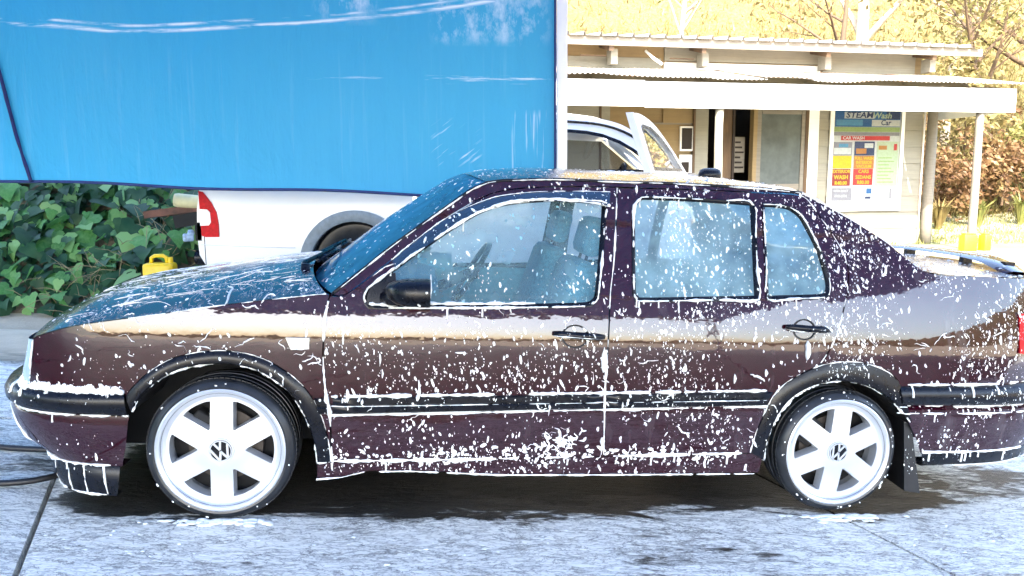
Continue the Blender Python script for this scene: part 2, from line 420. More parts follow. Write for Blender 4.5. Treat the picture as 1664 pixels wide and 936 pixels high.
def slab_mat():
    m, nt, b = new_mat("soapy_wet_concrete")
    tc = N(nt, "TexCoord"); s = N(nt, "SeparateXYZ"); L(nt, tc.outputs["Object"], s.inputs[0])
    v = coords(nt); va = coords(nt, (.42, 1.5, 1), rot=(0, 0, radians(-6)))
    big = noise_t(nt, coords(nt, (.6, 1.1, 1)), 1.3, 4, .6)
    mid = noise_t(nt, va, 5.5, 7, .68, .9)
    fine = noise_t(nt, va, 26, 7, .72, 1.2)
    cell = N(nt, "TexVoronoi", feature='DISTANCE_TO_EDGE'); cell.inputs["Scale"].default_value = 34
    wb = N(nt, "Mix", data_type='RGBA', blend_type='LINEAR_LIGHT'); wb.inputs[0].default_value = .10
    nz = N(nt, "TexNoise"); nz.inputs["Scale"].default_value = 9; nz.inputs["Detail"].default_value = 4; L(nt, va, nz.inputs["Vector"])
    L(nt, va, wb.inputs[6]); L(nt, nz.outputs["Color"], wb.inputs[7]); L(nt, wb.outputs[2], cell.inputs["Vector"])
    crack = ramp(nt, cell.outputs["Distance"], [(.0, 1.0), (.10, 0.0)])
    # foam thickness: run-off all round the car, thinned beneath as painted shade, and away from it
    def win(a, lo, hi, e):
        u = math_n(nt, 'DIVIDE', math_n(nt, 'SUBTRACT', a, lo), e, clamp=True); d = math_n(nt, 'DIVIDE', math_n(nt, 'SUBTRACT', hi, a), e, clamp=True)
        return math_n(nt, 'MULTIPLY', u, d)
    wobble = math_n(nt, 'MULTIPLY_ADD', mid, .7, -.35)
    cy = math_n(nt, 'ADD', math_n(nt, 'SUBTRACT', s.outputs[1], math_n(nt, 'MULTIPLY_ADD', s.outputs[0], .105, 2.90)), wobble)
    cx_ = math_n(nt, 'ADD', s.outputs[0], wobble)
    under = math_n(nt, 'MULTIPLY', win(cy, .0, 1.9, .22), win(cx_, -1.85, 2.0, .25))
    away = math_n(nt, 'MAXIMUM', math_n(nt, 'DIVIDE', math_n(nt, 'SUBTRACT', math_n(nt, 'ADD', s.outputs[1], wobble), 4.95), .5, clamp=True), math_n(nt, 'DIVIDE', math_n(nt, 'SUBTRACT', 2.15, math_n(nt, 'ADD', s.outputs[1], wobble)), .4, clamp=True))  # near part leaves foam off unseen ground to darken door reflections
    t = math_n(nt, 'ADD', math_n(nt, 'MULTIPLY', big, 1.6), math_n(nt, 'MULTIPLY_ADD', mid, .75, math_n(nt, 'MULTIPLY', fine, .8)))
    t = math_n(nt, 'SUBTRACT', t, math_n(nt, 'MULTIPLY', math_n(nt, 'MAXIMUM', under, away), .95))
    foam = ramp(nt, math_n(nt, 'MULTIPLY', t, .5), [(.658, 0.0), (.735, 1.0)])
    rid = lambda f, w: ramp(nt, math_n(nt, 'ABSOLUTE', math_n(nt, 'SUBTRACT', f, .5)), [(0.0, 1.0), (w, 0.0)])
    vb = coords(nt, (.5, 1.35, 1), rot=(0, 0, radians(-5)))
    r1 = rid(noise_t(nt, vb, 5.5, 7, .66, .5), .016); r2_ = rid(noise_t(nt, vb, 15, 6, .66, .6), .026)
    foam = math_n(nt, 'MULTIPLY', foam, math_n(nt, 'SUBTRACT', 1.0, math_n(nt, 'MULTIPLY', r1, .7)))
    foam = math_n(nt, 'MULTIPLY', foam, math_n(nt, 'SUBTRACT', 1.0, math_n(nt, 'MULTIPLY', r2_, .6)))
    foam = math_n(nt, 'MULTIPLY', foam, math_n(nt, 'SUBTRACT', 1.0, math_n(nt, 'MULTIPLY', crack, .35)))
    wetn = ramp(nt, noise_t(nt, v, 2.2, 6, .65), [(.3, (.010, .009, .008)), (.7, (.038, .033, .027))])
    wetn = mixc(nt, ramp(nt, noise_t(nt, v, 160, 3), [(.4, 0.0), (.7, .5)]), wetn, (.06, .055, .048))
    dry = ramp(nt, noise_t(nt, v, 3.2, 6, .65), [(.3, (.52, .43, .31)), (.7, (.72, .61, .46))])
    dr = math_n(nt, 'MULTIPLY', math_n(nt, 'DIVIDE', math_n(nt, 'SUBTRACT', math_n(nt, 'ADD', s.outputs[1], wobble), 5.1), .3, clamp=True), math_n(nt, 'DIVIDE', math_n(nt, 'SUBTRACT', -1.3, cx_), .3, clamp=True))
    wetn = mixc(nt, dr, wetn, dry)
    L(nt, mixc(nt, foam, wetn, (.92, .91, .83)), b.inputs["Base Color"])
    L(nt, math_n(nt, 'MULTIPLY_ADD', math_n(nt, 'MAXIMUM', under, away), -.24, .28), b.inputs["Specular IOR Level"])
    L(nt, math_n(nt, 'MULTIPLY_ADD', foam, .25, .30), b.inputs["Roughness"])
    h = math_n(nt, 'ADD', math_n(nt, 'MULTIPLY', t, .7), math_n(nt, 'MULTIPLY', fine, .5))
    bump(nt, b, h, .8, .012)
    return m

def earth_mat():
    m, nt, b = new_mat("dusty_ground")
    v = coords(nt); s = N(nt, "SeparateXYZ"); L(nt, v, s.inputs[0])
    n1 = noise_t(nt, v, .9, 8, .65); n2 = noise_t(nt, v, 25, 6, .7)
    c = ramp(nt, n1, [(.3, (.36, .29, .20)), (.55, (.46, .39, .28)), (.75, (.41, .36, .24))])
    c = mixc(nt, ramp(nt, n2, [(.35, 0.0), (.65, .6)]), c, (.40, .32, .22), 'MIX')
    gr = ramp(nt, noise_t(nt, v, .35, 4), [(.45, 0.0), (.6, 1.0)])
    c = mixc(nt, math_n(nt, 'MULTIPLY', math_n(nt, 'MULTIPLY_ADD', gr, .5, .5), math_n(nt, 'MULTIPLY', math_n(nt, 'SUBTRACT', s.outputs[1], 8.5), .4, clamp=True)), c, (.11, .13, .055))
    L(nt, c, b.inputs["Base Color"]); b.inputs["Roughness"].default_value = .95
    bump(nt, b, n2, .5, .03); return m

def hill_mat():
    m, nt, b = new_mat("dry_grass_hill")
    v = coords(nt); vs = coords(nt, (1, 1, .45))
    n1 = noise_t(nt, v, .5, 6, .6); n2 = noise_t(nt, vs, 9, 8, .75, .6)
    c = ramp(nt, n1, [(.25, (.10, .07, .028)), (.5, (.22, .17, .07)), (.75, (.19, .175, .06))])
    c = mixc(nt, ramp(nt, n2, [(.38, .85), (.56, 0.0)]), c, (.07, .04, .018))
    L(nt, c, b.inputs["Base Color"]); b.inputs["Roughness"].default_value = 1.0; b.inputs["Specular IOR Level"].default_value = .1
    bump(nt, b, n2, .9, .15); return m

def leaf_mat(name, a, bcol, c, trans=.35, rnd=True):
    m, nt, b = new_mat(name)
    f = noise_t(nt, coords(nt), 6, 4)
    if rnd:
        oi = N(nt, "ObjectInfo"); r = ramp(nt, oi.outputs["Random"], [(0, a), (.5, bcol), (1, c)])
    else:
        g = noise_t(nt, coords(nt), 2.5, 3); r = ramp(nt, g, [(.3, a), (.5, bcol), (.7, c)])
    col = mixc(nt, ramp(nt, f, [(.35, 0.0), (.7, .35)]), r, c)
    L(nt, col, b.inputs["Base Color"]); b.inputs["Roughness"].default_value = .45; b.inputs["Specular IOR Level"].default_value = .25
    tl = N(nt, "BsdfTranslucent"); L(nt, col, tl.inputs[0]); mx = N(nt, "MixShader"); mx.inputs[0].default_value = trans
    out = nt.nodes["Material Output"]; L(nt, b.outputs[0], mx.inputs[1]); L(nt, tl.outputs[0], mx.inputs[2]); L(nt, mx.outputs[0], out.inputs[0])
    bump(nt, b, f, .3, .01)
    return m

def plank_mat(name, col, var=.12):
    m, nt, b = new_mat(name)
    v = coords(nt, (.5, 3, 9)); f = noise_t(nt, v, 4, 6, .65); d = noise_t(nt, coords(nt), 1.4, 5, .7)
    oi = N(nt, "ObjectInfo")
    lo = tuple(c * (1 - var) for c in col); hi = tuple(min(1, c * (1 + var)) for c in col)
    c = ramp(nt, f, [(.3, lo), (.7, hi)])
    c = mixc(nt, ramp(nt, d, [(.5, 0.0), (.75, .45)]), c, tuple(c * .62 for c in col))
    c = mixc(nt, math_n(nt, 'MULTIPLY', oi.outputs["Random"], .25), c, tuple(c * .72 for c in col))
    L(nt, c, b.inputs["Base Color"]); b.inputs["Roughness"].default_value = .75
    bump(nt, b, f, .25, .006); return m

def tin_mat(name, col, rust, amt):
    m, nt, b = new_mat(name)
    v = coords(nt, (1, .35, 1)); f = noise_t(nt, v, 2.6, 7, .7); oi = N(nt, "ObjectInfo")
    off = math_n(nt, 'MULTIPLY_ADD', oi.outputs["Random"], .16, f)
    k = ramp(nt, off, [(.60 - amt, 0.0), (.78 - amt, 1.0)])
    L(nt, mixc(nt, k, col, rust), b.inputs["Base Color"])
    L(nt, math_n(nt, 'MULTIPLY_ADD', k, .4, .45), b.inputs["Roughness"])
    L(nt, math_n(nt, 'MULTIPLY_ADD', k, -.25, .25), b.inputs["Metallic"])
    bump(nt, b, f, .2, .005); return m

M = {}
M['paint'] = paint_mat(); M['hood'] = hood_mat(); M['foam'] = foam_mat()
M['trim'] = simple("black_trim", (.004, .005, .009), .28, spec=.28, var=.3, scale=30, bmp=.08, bdist=.002)
M['rubber'] = simple("tyre_rubber", (.016, .018, .022), .36, var=.4, scale=18, bmp=.25, bdist=.003)
M['dark'] = simple("underbody_black", (.008, .008, .009), .8, var=.3, scale=12, bmp=.2)
M['rim'] = simple("rim_silver", (.62, .64, .67), .34, .55, var=.03, scale=4, coat=.5)
M['steel'] = simple("brake_steel", (.05, .042, .036), .5, .6, var=.45, scale=14, bmp=.1)
M['lampglass'] = simple("headlamp_glass", (.30, .42, .48), .10, var=.25, scale=40, coat=1.0, sc=(1, 1, .1))
M['red'] = simple("red_lens", (.55, .004, .010), .4, var=.2, scale=50, spec=.15)
M['amber'] = simple("clear_indicator", (.75, .72, .62), .2, var=.15, scale=50, coat=.6)
M['glass'] = glass_mat("door_glass", (.92, .98, .99), .27, foam=.2, fcol=(.48, .82, .93))  # bluish film puts glare and reflections into the glass colour
M['glass_r'] = glass_mat("rear_door_glass", (.92, .98, .99), .50, foam=.8, fcol=(.5, .8, .92))  # stronger film: painted haze besides the real foam spots
M['glass_far'] = glass_mat("far_glass", (.94, .98, .99), .06, foam=0)
M['windscreen'] = glass_mat("windscreen_glass", (.50, .75, .82), .45, gloss=2.2, foam=.10, fcol=(.10, .48, .70), rough=.06)  # tarp-blue film paints the tarpaulin's reflection onto the glass
M['visor'] = simple("smoked_acrylic", (.010, .030, .055), .12, var=.2, scale=30, coat=1.0)
M['cloth'] = simple("seat_cloth", (.07, .27, .40), .9, var=.25, scale=60, bmp=.2)
M['plastic'] = simple("blue_grey_plastic", (.09, .40, .55), .6, var=.15, scale=40, bmp=.1)
M['lining'] = simple("roof_lining", (.42, .48, .50), .9, var=.1, scale=60)
M['tarp'] = tarp_mat(); M['shade'] = leaf_mat("added_canopy_sheet", (.055, .11, .26), (.065, .13, .30), (.08, .16, .34), .30, rnd=False)
M['hem'] = simple("navy_hem", (.012, .03, .14), .6, var=.2, scale=40, bmp=.2)
M['rope'] = simple("navy_rope", (.010, .018, .10), .8, var=.4, scale=120, bmp=.6, sc=(1, 1, .4))
M['white'] = simple("white_paint", (.80, .80, .79), .45, var=.04, scale=5, bmp=.05)
M['ute'] = simple("white_car_paint", (.80, .81, .82), .25, var=.03, scale=2, coat=1.0)
M['arch'] = simple("grey_arch_plastic", (.20, .24, .28), .5, var=.2, scale=20, bmp=.1)
M['rust'] = simple("rusty_brown_steel", (.11, .050, .035), .75, var=.5, scale=14, bmp=.4)
M['yellow'] = simple("yellow_plastic", (.80, .55, .012), .4, var=.12, scale=20, bmp=.05)
M['cream'] = simple("cream_plastic", (.72, .66, .38), .45, var=.12, scale=14)
M['black'] = simple("black_hose", (.01, .01, .011), .45, var=.3, scale=40, bmp=.15)
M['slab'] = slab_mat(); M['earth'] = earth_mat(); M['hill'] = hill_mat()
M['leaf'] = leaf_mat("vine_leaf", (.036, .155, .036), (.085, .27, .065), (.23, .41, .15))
M['leafstuff'] = leaf_mat("vine_leaf_mass", (.006, .032, .015), (.016, .065, .028), (.06, .14, .06), rnd=False)  # darker copy of the vine leaf, painting in shaded gaps between leaves
M['soil'] = simple("bank_soil", (.10, .085, .055), .95, var=.5, scale=6, bmp=.8, bdist=.05)
M['straw'] = simple("dry_straw", (.22, .19, .10), .9, var=.3, scale=10)
M['board'] = plank_mat("cream_siding", (.215, .20, .155)); M['boardw'] = plank_mat("tan_siding", (.21, .145, .065))
M['trimw'] = plank_mat("white_board", (.78, .76, .72), .05)
M['grey'] = plank_mat("weathered_grey_timber", (.165, .145, .115), .2)
M['tin'] = tin_mat("veranda_tin", (.40, .38, .34), (.26, .125, .05), .03)
M['tin2'] = tin_mat("upper_tin", (.40, .39, .36), (.45, .30, .18), -.08)
M['doorg'] = simple("screen_door_mesh", (.065, .075, .07), .8, var=.35, scale=5, bmp=.3)
M['tint'] = glass_mat('tinted_glass', (.22, .24, .25), .03, foam=0)
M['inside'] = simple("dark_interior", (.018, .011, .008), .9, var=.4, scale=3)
M['bark'] = simple("pale_bark", (.34, .28, .20), .9, var=.35, scale=6, bmp=.6, sc=(1, 1, .3), bdist=.03)
M['barkd'] = simple("brown_bark", (.085, .052, .028), .9, var=.4, scale=6, bmp=.6, sc=(1, 1, .3), bdist=.03)
M['dryleaf'] = leaf_mat("dry_leaf", (.075, .045, .018), (.19, .145, .055), (.24, .215, .075), .3, rnd=False)
M['brownleaf'] = leaf_mat("brown_leaf", (.07, .035, .018), (.13, .065, .03), (.17, .12, .05), .25, rnd=False)
M['greenleaf'] = leaf_mat("yellow_green_leaf", (.09, .115, .03), (.19, .19, .055), (.28, .25, .09), .35, rnd=False)

def plan_in(x):
    v = 0.012 * ((x - 1.2) / 1.5) ** 2
    if x < -0.25:
        u = min((-0.25 - x) / 0.68, 0.985); v += 0.83 * (1 - (1 - u ** 3.5) ** (1 / 3.5))
    if x > 2.75:
        u = min((x - 2.75) / 0.95, 0.985); v += 0.83 * (1 - (1 - u ** 3.2) ** (1 / 3.2))
    return v
def prof_in(z):
    if z < 0.55: return 0.30 * (0.55 - z) ** 2
    if z < 0.69: return 0.14 * (z - 0.55) ** 2
    if z < 0.77: return 0.00274 + 0.0392 * (z - 0.69) + 1.0 * (z - 0.69) ** 2
    if z < 0.90: return 0.01228 + 0.1992 * (z - 0.77) + 0.20 * (z - 0.77) ** 2
    return 0.04156 + 0.29 * (z - 0.90) + 0.25 * (z - 0.90) ** 2
def side_in(x, z): return plan_in(x) + prof_in(z)

# ================================================================== THE CAR
D = {
    'flare_fo': [(-0.339, 0.483), (-0.307, 0.523), (-0.266, 0.564), (-0.217, 0.602), (-0.16, 0.631), (-0.082, 0.651), (-0.002, 0.66), (0.073, 0.654), (0.132, 0.641), (0.19, 0.617), (0.238, 0.587), (0.29, 0.545), (0.334, 0.492), (0.364, 0.434), (0.387, 0.364), (0.4, 0.295), (0.406, 0.221)],
    'flare_fi': [(-0.319, 0.423), (-0.293, 0.472), (-0.254, 0.515), (-0.207, 0.553), (-0.149, 0.585), (-0.071, 0.605), (0.011, 0.613), (0.078, 0.605), (0.127, 0.592), (0.179, 0.567), (0.227, 0.532), (0.268, 0.487), (0.302, 0.433), (0.326, 0.376), (0.344, 0.315), (0.353, 0.26), (0.356, 0.215)],
    'flare_ro': [(2.106, 0.264), (2.115, 0.344), (2.137, 0.422), (2.159, 0.483), (2.188, 0.532), (2.227, 0.568), (2.272, 0.597), (2.323, 0.623), (2.379, 0.641), (2.432, 0.652), (2.49, 0.655), (2.547, 0.651), (2.605, 0.636), (2.659, 0.614), (2.706, 0.58)],
    'flare_ri': [(2.165, 0.23), (2.165, 0.311), (2.183, 0.393), (2.207, 0.449), (2.239, 0.494), (2.283, 0.528), (2.334, 0.554), (2.394, 0.57), (2.455, 0.576), (2.523, 0.568), (2.584, 0.551), (2.642, 0.522), (2.699, 0.483), (2.746, 0.44), (2.791, 0.389)],
    'hood_edge': [(-0.653, 0.705), (-0.525, 0.74), (-0.39, 0.765), (-0.267, 0.784), (-0.13, 0.807), (-0.007, 0.828), (0.158, 0.852), (0.327, 0.875), (0.383, 0.881)],
    'seam_front': [(0.397, 0.874), (0.388, 0.828), (0.382, 0.79), (0.38, 0.726), (0.378, 0.66), (0.381, 0.591), (0.387, 0.527), (0.396, 0.464), (0.405, 0.412), (0.409, 0.321), (0.411, 0.221)],
    'rail_top': [(0.406, 0.879), (0.509, 0.966), (0.619, 1.059), (0.714, 1.132), (0.806, 1.201), (0.878, 1.254), (0.936, 1.295), (0.995, 1.322), (1.05, 1.332), (1.105, 1.336), (1.274, 1.346), (1.533, 1.346), (1.728, 1.349), (1.94, 1.347), (2.151, 1.343), (2.324, 1.332)],
    'c_edge': [(2.324, 1.332), (2.437, 1.279), (2.569, 1.208), (2.67, 1.146), (2.77, 1.068), (2.831, 1.028), (2.932, 1.015), (3.112, 1.013), (3.328, 1.005)],
    'door_front_top': [(0.452, 0.878), (0.542, 0.946), (0.644, 1.03), (0.724, 1.097), (0.807, 1.161), (0.89, 1.216), (0.961, 1.257), (1.027, 1.286), (1.104, 1.302), (1.187, 1.312), (1.273, 1.318), (1.39, 1.323), (1.526, 1.326)],
    'seam_mid': [(1.526, 1.323), (1.513, 1.187), (1.5, 1.043), (1.491, 0.972), (1.482, 0.901), (1.476, 0.751), (1.473, 0.637), (1.472, 0.513), (1.479, 0.385), (1.488, 0.245)],
    'door_rear_top': [(1.526, 1.323), (1.674, 1.327), (1.831, 1.328), (1.991, 1.329), (2.152, 1.327), (2.269, 1.327), (2.32, 1.321), (2.349, 1.302), (2.387, 1.242), (2.421, 1.193), (2.45, 1.144), (2.474, 1.095), (2.487, 1.046), (2.488, 0.997), (2.477, 0.935), (2.458, 0.869), (2.44, 0.807), (2.418, 0.748), (2.393, 0.697), (2.363, 0.649)],
    'glass_front': [(0.539, 0.905), (0.588, 0.945), (0.652, 0.995), (0.714, 1.043), (0.777, 1.089), (0.855, 1.144), (0.937, 1.196), (0.978, 1.217), (1.02, 1.233), (1.074, 1.247), (1.136, 1.257), (1.206, 1.264), (1.271, 1.269), (1.375, 1.268), (1.473, 1.259), (1.465, 1.186), (1.45, 1.041), (1.433, 0.904), (1.428, 0.885), (1.415, 0.871), (1.379, 0.858), (1.184, 0.849), (0.968, 0.842), (0.779, 0.838), (0.569, 0.833), (0.546, 0.837), (0.532, 0.85), (0.526, 0.875)],
    'glass_rear': [(1.602, 1.267), (1.619, 1.282), (1.645, 1.29), (1.828, 1.29), (1.959, 1.287), (2.103, 1.283), (2.097, 1.158), (2.092, 1.011), (2.092, 0.9), (1.957, 0.895), (1.803, 0.889), (1.607, 0.882), (1.587, 0.893), (1.577, 0.917), (1.578, 1.045), (1.587, 1.227)],
    'glass_quarter': [(2.145, 1.279), (2.205, 1.279), (2.25, 1.273), (2.278, 1.261), (2.31, 1.235), (2.34, 1.175), (2.369, 1.107), (2.387, 1.043), (2.4, 0.982), (2.4, 0.946), (2.391, 0.924), (2.366, 0.913), (2.244, 0.906), (2.131, 0.901), (2.132, 1.012), (2.137, 1.159)],
    'visor_top': [(0.626, 1.013), (0.701, 1.078), (0.807, 1.161), (0.885, 1.209), (0.961, 1.243), (1.027, 1.267), (1.104, 1.282), (1.187, 1.293), (1.272, 1.298), (1.389, 1.303), (1.494, 1.305)],
    'visor_bot': [(0.641, 0.983), (0.707, 1.036), (0.777, 1.085), (0.855, 1.141), (0.937, 1.192), (0.978, 1.212), (1.02, 1.228), (1.074, 1.245), (1.136, 1.252), (1.271, 1.262), (1.374, 1.261), (1.481, 1.25)],
    'mould_f': [(0.41, 0.486), (1.467, 0.513), (1.471, 0.452), (0.41, 0.419)],
    'mould_r': [(1.477, 0.513), (2.175, 0.529), (2.15, 0.47), (1.481, 0.452)],
    'sill_top': [(0.408, 0.218), (0.94, 0.231), (1.488, 0.245), (2.101, 0.259)],
    'sill_bot': [(0.35, 0.141), (0.447, 0.15), (0.536, 0.175), (0.713, 0.178), (1.079, 0.161), (1.502, 0.161), (2.163, 0.164)],
    'handle_f': [(1.255, 0.752), (1.456, 0.732)],
    'handle_fp': [(1.291, 0.783), (1.394, 0.697)],
    'handle_r': [(2.202, 0.788), (2.399, 0.765)],
    'handle_rp': [(2.239, 0.823), (2.331, 0.744)],
    'indicator': [(0.241, 0.72), (0.328, 0.671)],
    'mirror': [(0.642, 0.958), (0.776, 0.858)],
    'mirror_base': [(0.544, 0.901), (0.634, 0.972), (0.639, 0.834)],
    'rb_top': [(2.71, 0.544), (3.329, 0.59)],
    'rb_m': [(2.734, 0.467), (3.345, 0.509)],
    'rb_s': [(2.864, 0.268), (3.345, 0.307)],
    'rb_b': [(2.88, 0.2), (3.347, 0.257)],
    'flap': [(2.793, 0.347), (2.831, 0.353), (2.906, 0.071), (2.815, 0.095)],
}
CW = 1.69                                            # width: near side is y = 0, far side y = CW
TILT, YAW = radians(2.6797), radians(6.0)
def car_matrix():
    X = Vector((cos(YAW) * cos(TILT), sin(YAW) * cos(TILT), -sin(TILT))); Y = Vector((-sin(YAW), cos(YAW), 0)); Z = X.cross(Y)
    return Matrix(((X.x, Y.x, Z.x, -1.12176), (X.y, Y.y, Z.y, 2.80164), (X.z, Y.z, Z.z, 0.00406), (0, 0, 0, 1)))
car = thing("car", "dark maroon four-door saloon covered in white soap foam, parked side-on", "car")
car.matrix_world = car_matrix()
BV, BF = [], []                                      # everything foam can land on
def remember(o):
    n = len(BV); BV.extend(v.co.copy() for v in o.data.vertices); BF.extend(tuple(i + n for i in p.vertices) for p in o.data.polygons)
def mirror(o, name=None, parent=None):
    c = inst(o, parent=parent or o.parent); c.scale = (1, -1, 1); c.location = (0, CW, 0); return c

def panel(name, outer, holes=(), mat=None, parent=None, off=0.0, gap=.003, flange=.022, step=.045, inner=True, keep=True, both=True, sm=True):
    o2 = inset_poly(smooth_poly(outer) if sm else outer, gap)
    h2 = [inset_poly(smooth_poly(h) if sm else h, -.001) for h in holes]
    V, T, loops = fill2d(o2, h2, step)
    vs = [(p.x, side_in(p.x, p.y) + off, p.y) for p in V]; fs = [t for t in T]
    for lp in loops:                                  # returned edges
        n = len(vs); vs += [vs[i] for i in lp]; m = len(lp); n2 = len(vs)
        vs += [(vs[i][0], vs[i][1] + flange, vs[i][2]) for i in lp]
        fs += [(n + i, n2 + i, n2 + (i + 1) % m, n + (i + 1) % m) for i in range(m)]
    o = put(name, vs, fs, mat or M['paint'], parent or car)
    if keep: remember(o)
    far = mirror(o) if both else None
    return o, far

def loft(name, edge, bow, crown, mat, n=26, pw=2.2, inset=0.0, parent=None, keep=True, pz=2.0):
    """surface from the near edge curve across to its mirror image; bow(s), crown(s) give the bulge along x and z"""
    E = smooth_line([(p[0], p[1]) for p in edge], 4); rows = []
    for i, p in enumerate(E):
        s = i / (len(E) - 1); y0 = side_in(p.x, p.y) + inset; row = []
        for k in range(n + 1):
            t = k / n; c = abs(2 * t - 1)
            row.append((p.x + bow(s) * (1 - c ** pw), y0 + (CW - 2 * y0) * t, p.y + crown(s) * (1 - c ** pz)))
        rows.append(row)
    mb = MB(); mb.grid(rows, flip=True)
    o = mb.build(name, mat, parent or car)
    if keep: remember(o)
    return o

df, dr, sm_, sf = D['door_front_top'], D['door_rear_top'], D['seam_mid'], D['seam_front']
fo, fi, ro, ri = D['flare_fo'], D['flare_fi'], D['flare_ro'], D['flare_ri']
hood_e = [(-.688, .684), (-.62, .711)] + D['hood_edge'][1:]
fender = hood_e + sf + fo[::-1] + [(-.345, .487), (-.45, .486), (-.60, .484), (-.715, .482), (-.706, .55), (-.692, .62)]
front_fender, fender_far = panel("front_fender", fender, step=.04)
fd_poly = df + sm_[1:] + [(.94, .231), (.411, .222)] + sf[::-1][1:]
front_door, front_door_far = panel("front_door", fd_poly, [D['glass_front']], step=.04)
i_ro = ro[:8][::-1]
rd_poly = dr[:-1] + [(2.352, .634)] + i_ro[:] + [(2.101, .259), (1.8, .252)] + sm_[::-1][:-1]
rear_door, rear_door_far = panel("rear_door", rd_poly, [D['glass_rear'], D['glass_quarter']], step=.04)
rail = D['rail_top'] + [dr[6], dr[5], dr[4], dr[3], dr[2], dr[1]] + df[::-1] + [(.405, .878)]
side_frame, _ = panel("body_side_frame", rail, step=.05, gap=.0015)
ce = D['c_edge'][:-1] + [(3.38, 1.003), (3.54, .985)]
quarter = ce + [(3.60, .86), (3.61, .70), (3.59, .556), (3.0, .548), (2.715, .546)] + ro[::-1][0:7] + [(2.366, .645)] + dr[::-1][1:14] + [(2.312, 1.326)]
rear_quarter, _ = panel("rear_quarter_panel", quarter, step=.045)
# sill
sb = D['sill_bot']; st_ = D['sill_top']
sill, _ = panel("sill_skirt", [(.352, .216)] + st_[:] + [(2.163, .262), (2.163, .166)] + sb[::-1][1:], off=.006, flange=.12, step=.05, sm=False)

def flare(name, O_, I_):
    A = smooth_line(O_, 4); B = smooth_line(I_, 4); rows = []
    m = len(A)
    for i in range(m):
        row = []
        for (t, d) in ((0, .004), (.02, -.004), (.25, -.010), (.6, -.014), (.92, -.012), (1.0, -.004), (1.0, .05)):
            p = A[i].lerp(B[i], t); row.append((p.x, side_in(p.x, p.y) + d, p.y))
        rows.append(row)
    mb = MB(); mb.grid(rows); o = mb.build(name, M['trim'], car, angle=50); remember(o); mirror(o); return o
def resamp(P, n):
    P = smooth_line(P, 6); Ls = [0]
    for i in range(1, len(P)): Ls.append(Ls[-1] + (P[i] - P[i - 1]).length)
    out = []; j = 0
    for k in range(n):
        t = Ls[-1] * k / (n - 1)
        while j < len(P) - 2 and Ls[j + 1] < t: j += 1
        f = (t - Ls[j]) / max(1e-9, Ls[j + 1] - Ls[j]); out.append(P[j].lerp(P[j + 1], min(1, f)))
    return out
flare("wheel_arch_flare", resamp(fo, 20), resamp(fi, 20))
flare("wheel_arch_flare", resamp(ro, 20), resamp(ri, 20))

# wheel wells and underbody
def well(I_, cx_):
    A = resamp(I_, 24); mb = MB()
    mb.grid([[(p.x, side_in(p.x, p.y) - .008, p.y), (p.x, .36, p.y)] for p in A])
    vs = [(p.x, .36, p.y) for p in A]; mb.add(vs, [tuple(range(len(vs)))])
    o = mb.build("wheel_well", M['dark'], car, smooth=False); mirror(o)
well(fi, 0); well(ri, 2.47)
mb = MB(); mb.box((.0 + 1.28, CW / 2, .235), (1.75, CW - .2, .12)); mb.box((-.40, CW / 2, .33), (.5, .96, .30)); mb.box((2.95, CW / 2, .33), (.95, .96, .22))
mb.box((-.05, CW / 2, .40), (.9, .94, .4)); mb.box((.40, CW / 2, .50), (.06, CW - .30, .60))
mb.build("underbody", M['dark'], car, smooth=False)
mb = MB(); mb.tube([(.5, .75, .15), (1.6, .72, .14), (2.7, .8, .16)], .03, 10); mb.build("exhaust_pipe", M['steel'], car)

# upper skins
bonnet = loft("bonnet", hood_e, lambda s: -.06 * (1 - s) - .12 * s, lambda s: .05 + .03 * sstep(0, .3, s), M['hood'], n=32, pw=3.0, pz=2.0)
rt = D['rail_top']
windscreen = loft("windscreen", rt[:8], lambda s: -.15 + .07 * s, lambda s: .022 + .02 * s, M['windscreen'], inset=.008, pw=2.2)
roof = loft("roof", rt[7:], lambda s: -.08 + .14 * s, lambda s: .042 + .018 * sin(pi * min(1, s * 1.05)), M['hood'], inset=.004, pz=2.4)
rear_window = loft("rear_window", ce[:6], lambda s: .06 + .03 * s, lambda s: .042 - .01 * s, M['windscreen'], inset=.02)
boot_lid = loft("boot_lid", ce[5:], lambda s: .09 - .03 * s, lambda s: .032, M['hood'], inset=.006)
mb = MB()
for i in range(7):
    pass
# roof gutters, windscreen rubber and the band of rubber below the windscreen
def strip_on(name, pts, r, mat, off=0.0, flat=1.0, parent=None, both=True, n=6):
    P = smooth_line(pts, 5); mb = MB(); mb.tube([(p.x, side_in(p.x, p.y) + off, p.y) for p in P], r, n, flat=flat)
    o = mb.build(name, mat, parent or car); remember(o)
    if both: mirror(o)
    return o
strip_on("roof_gutter", rt[7:], .007, M['trim'], .002)
strip_on("windscreen_seal", rt[:8], .008, M['trim'], .004)

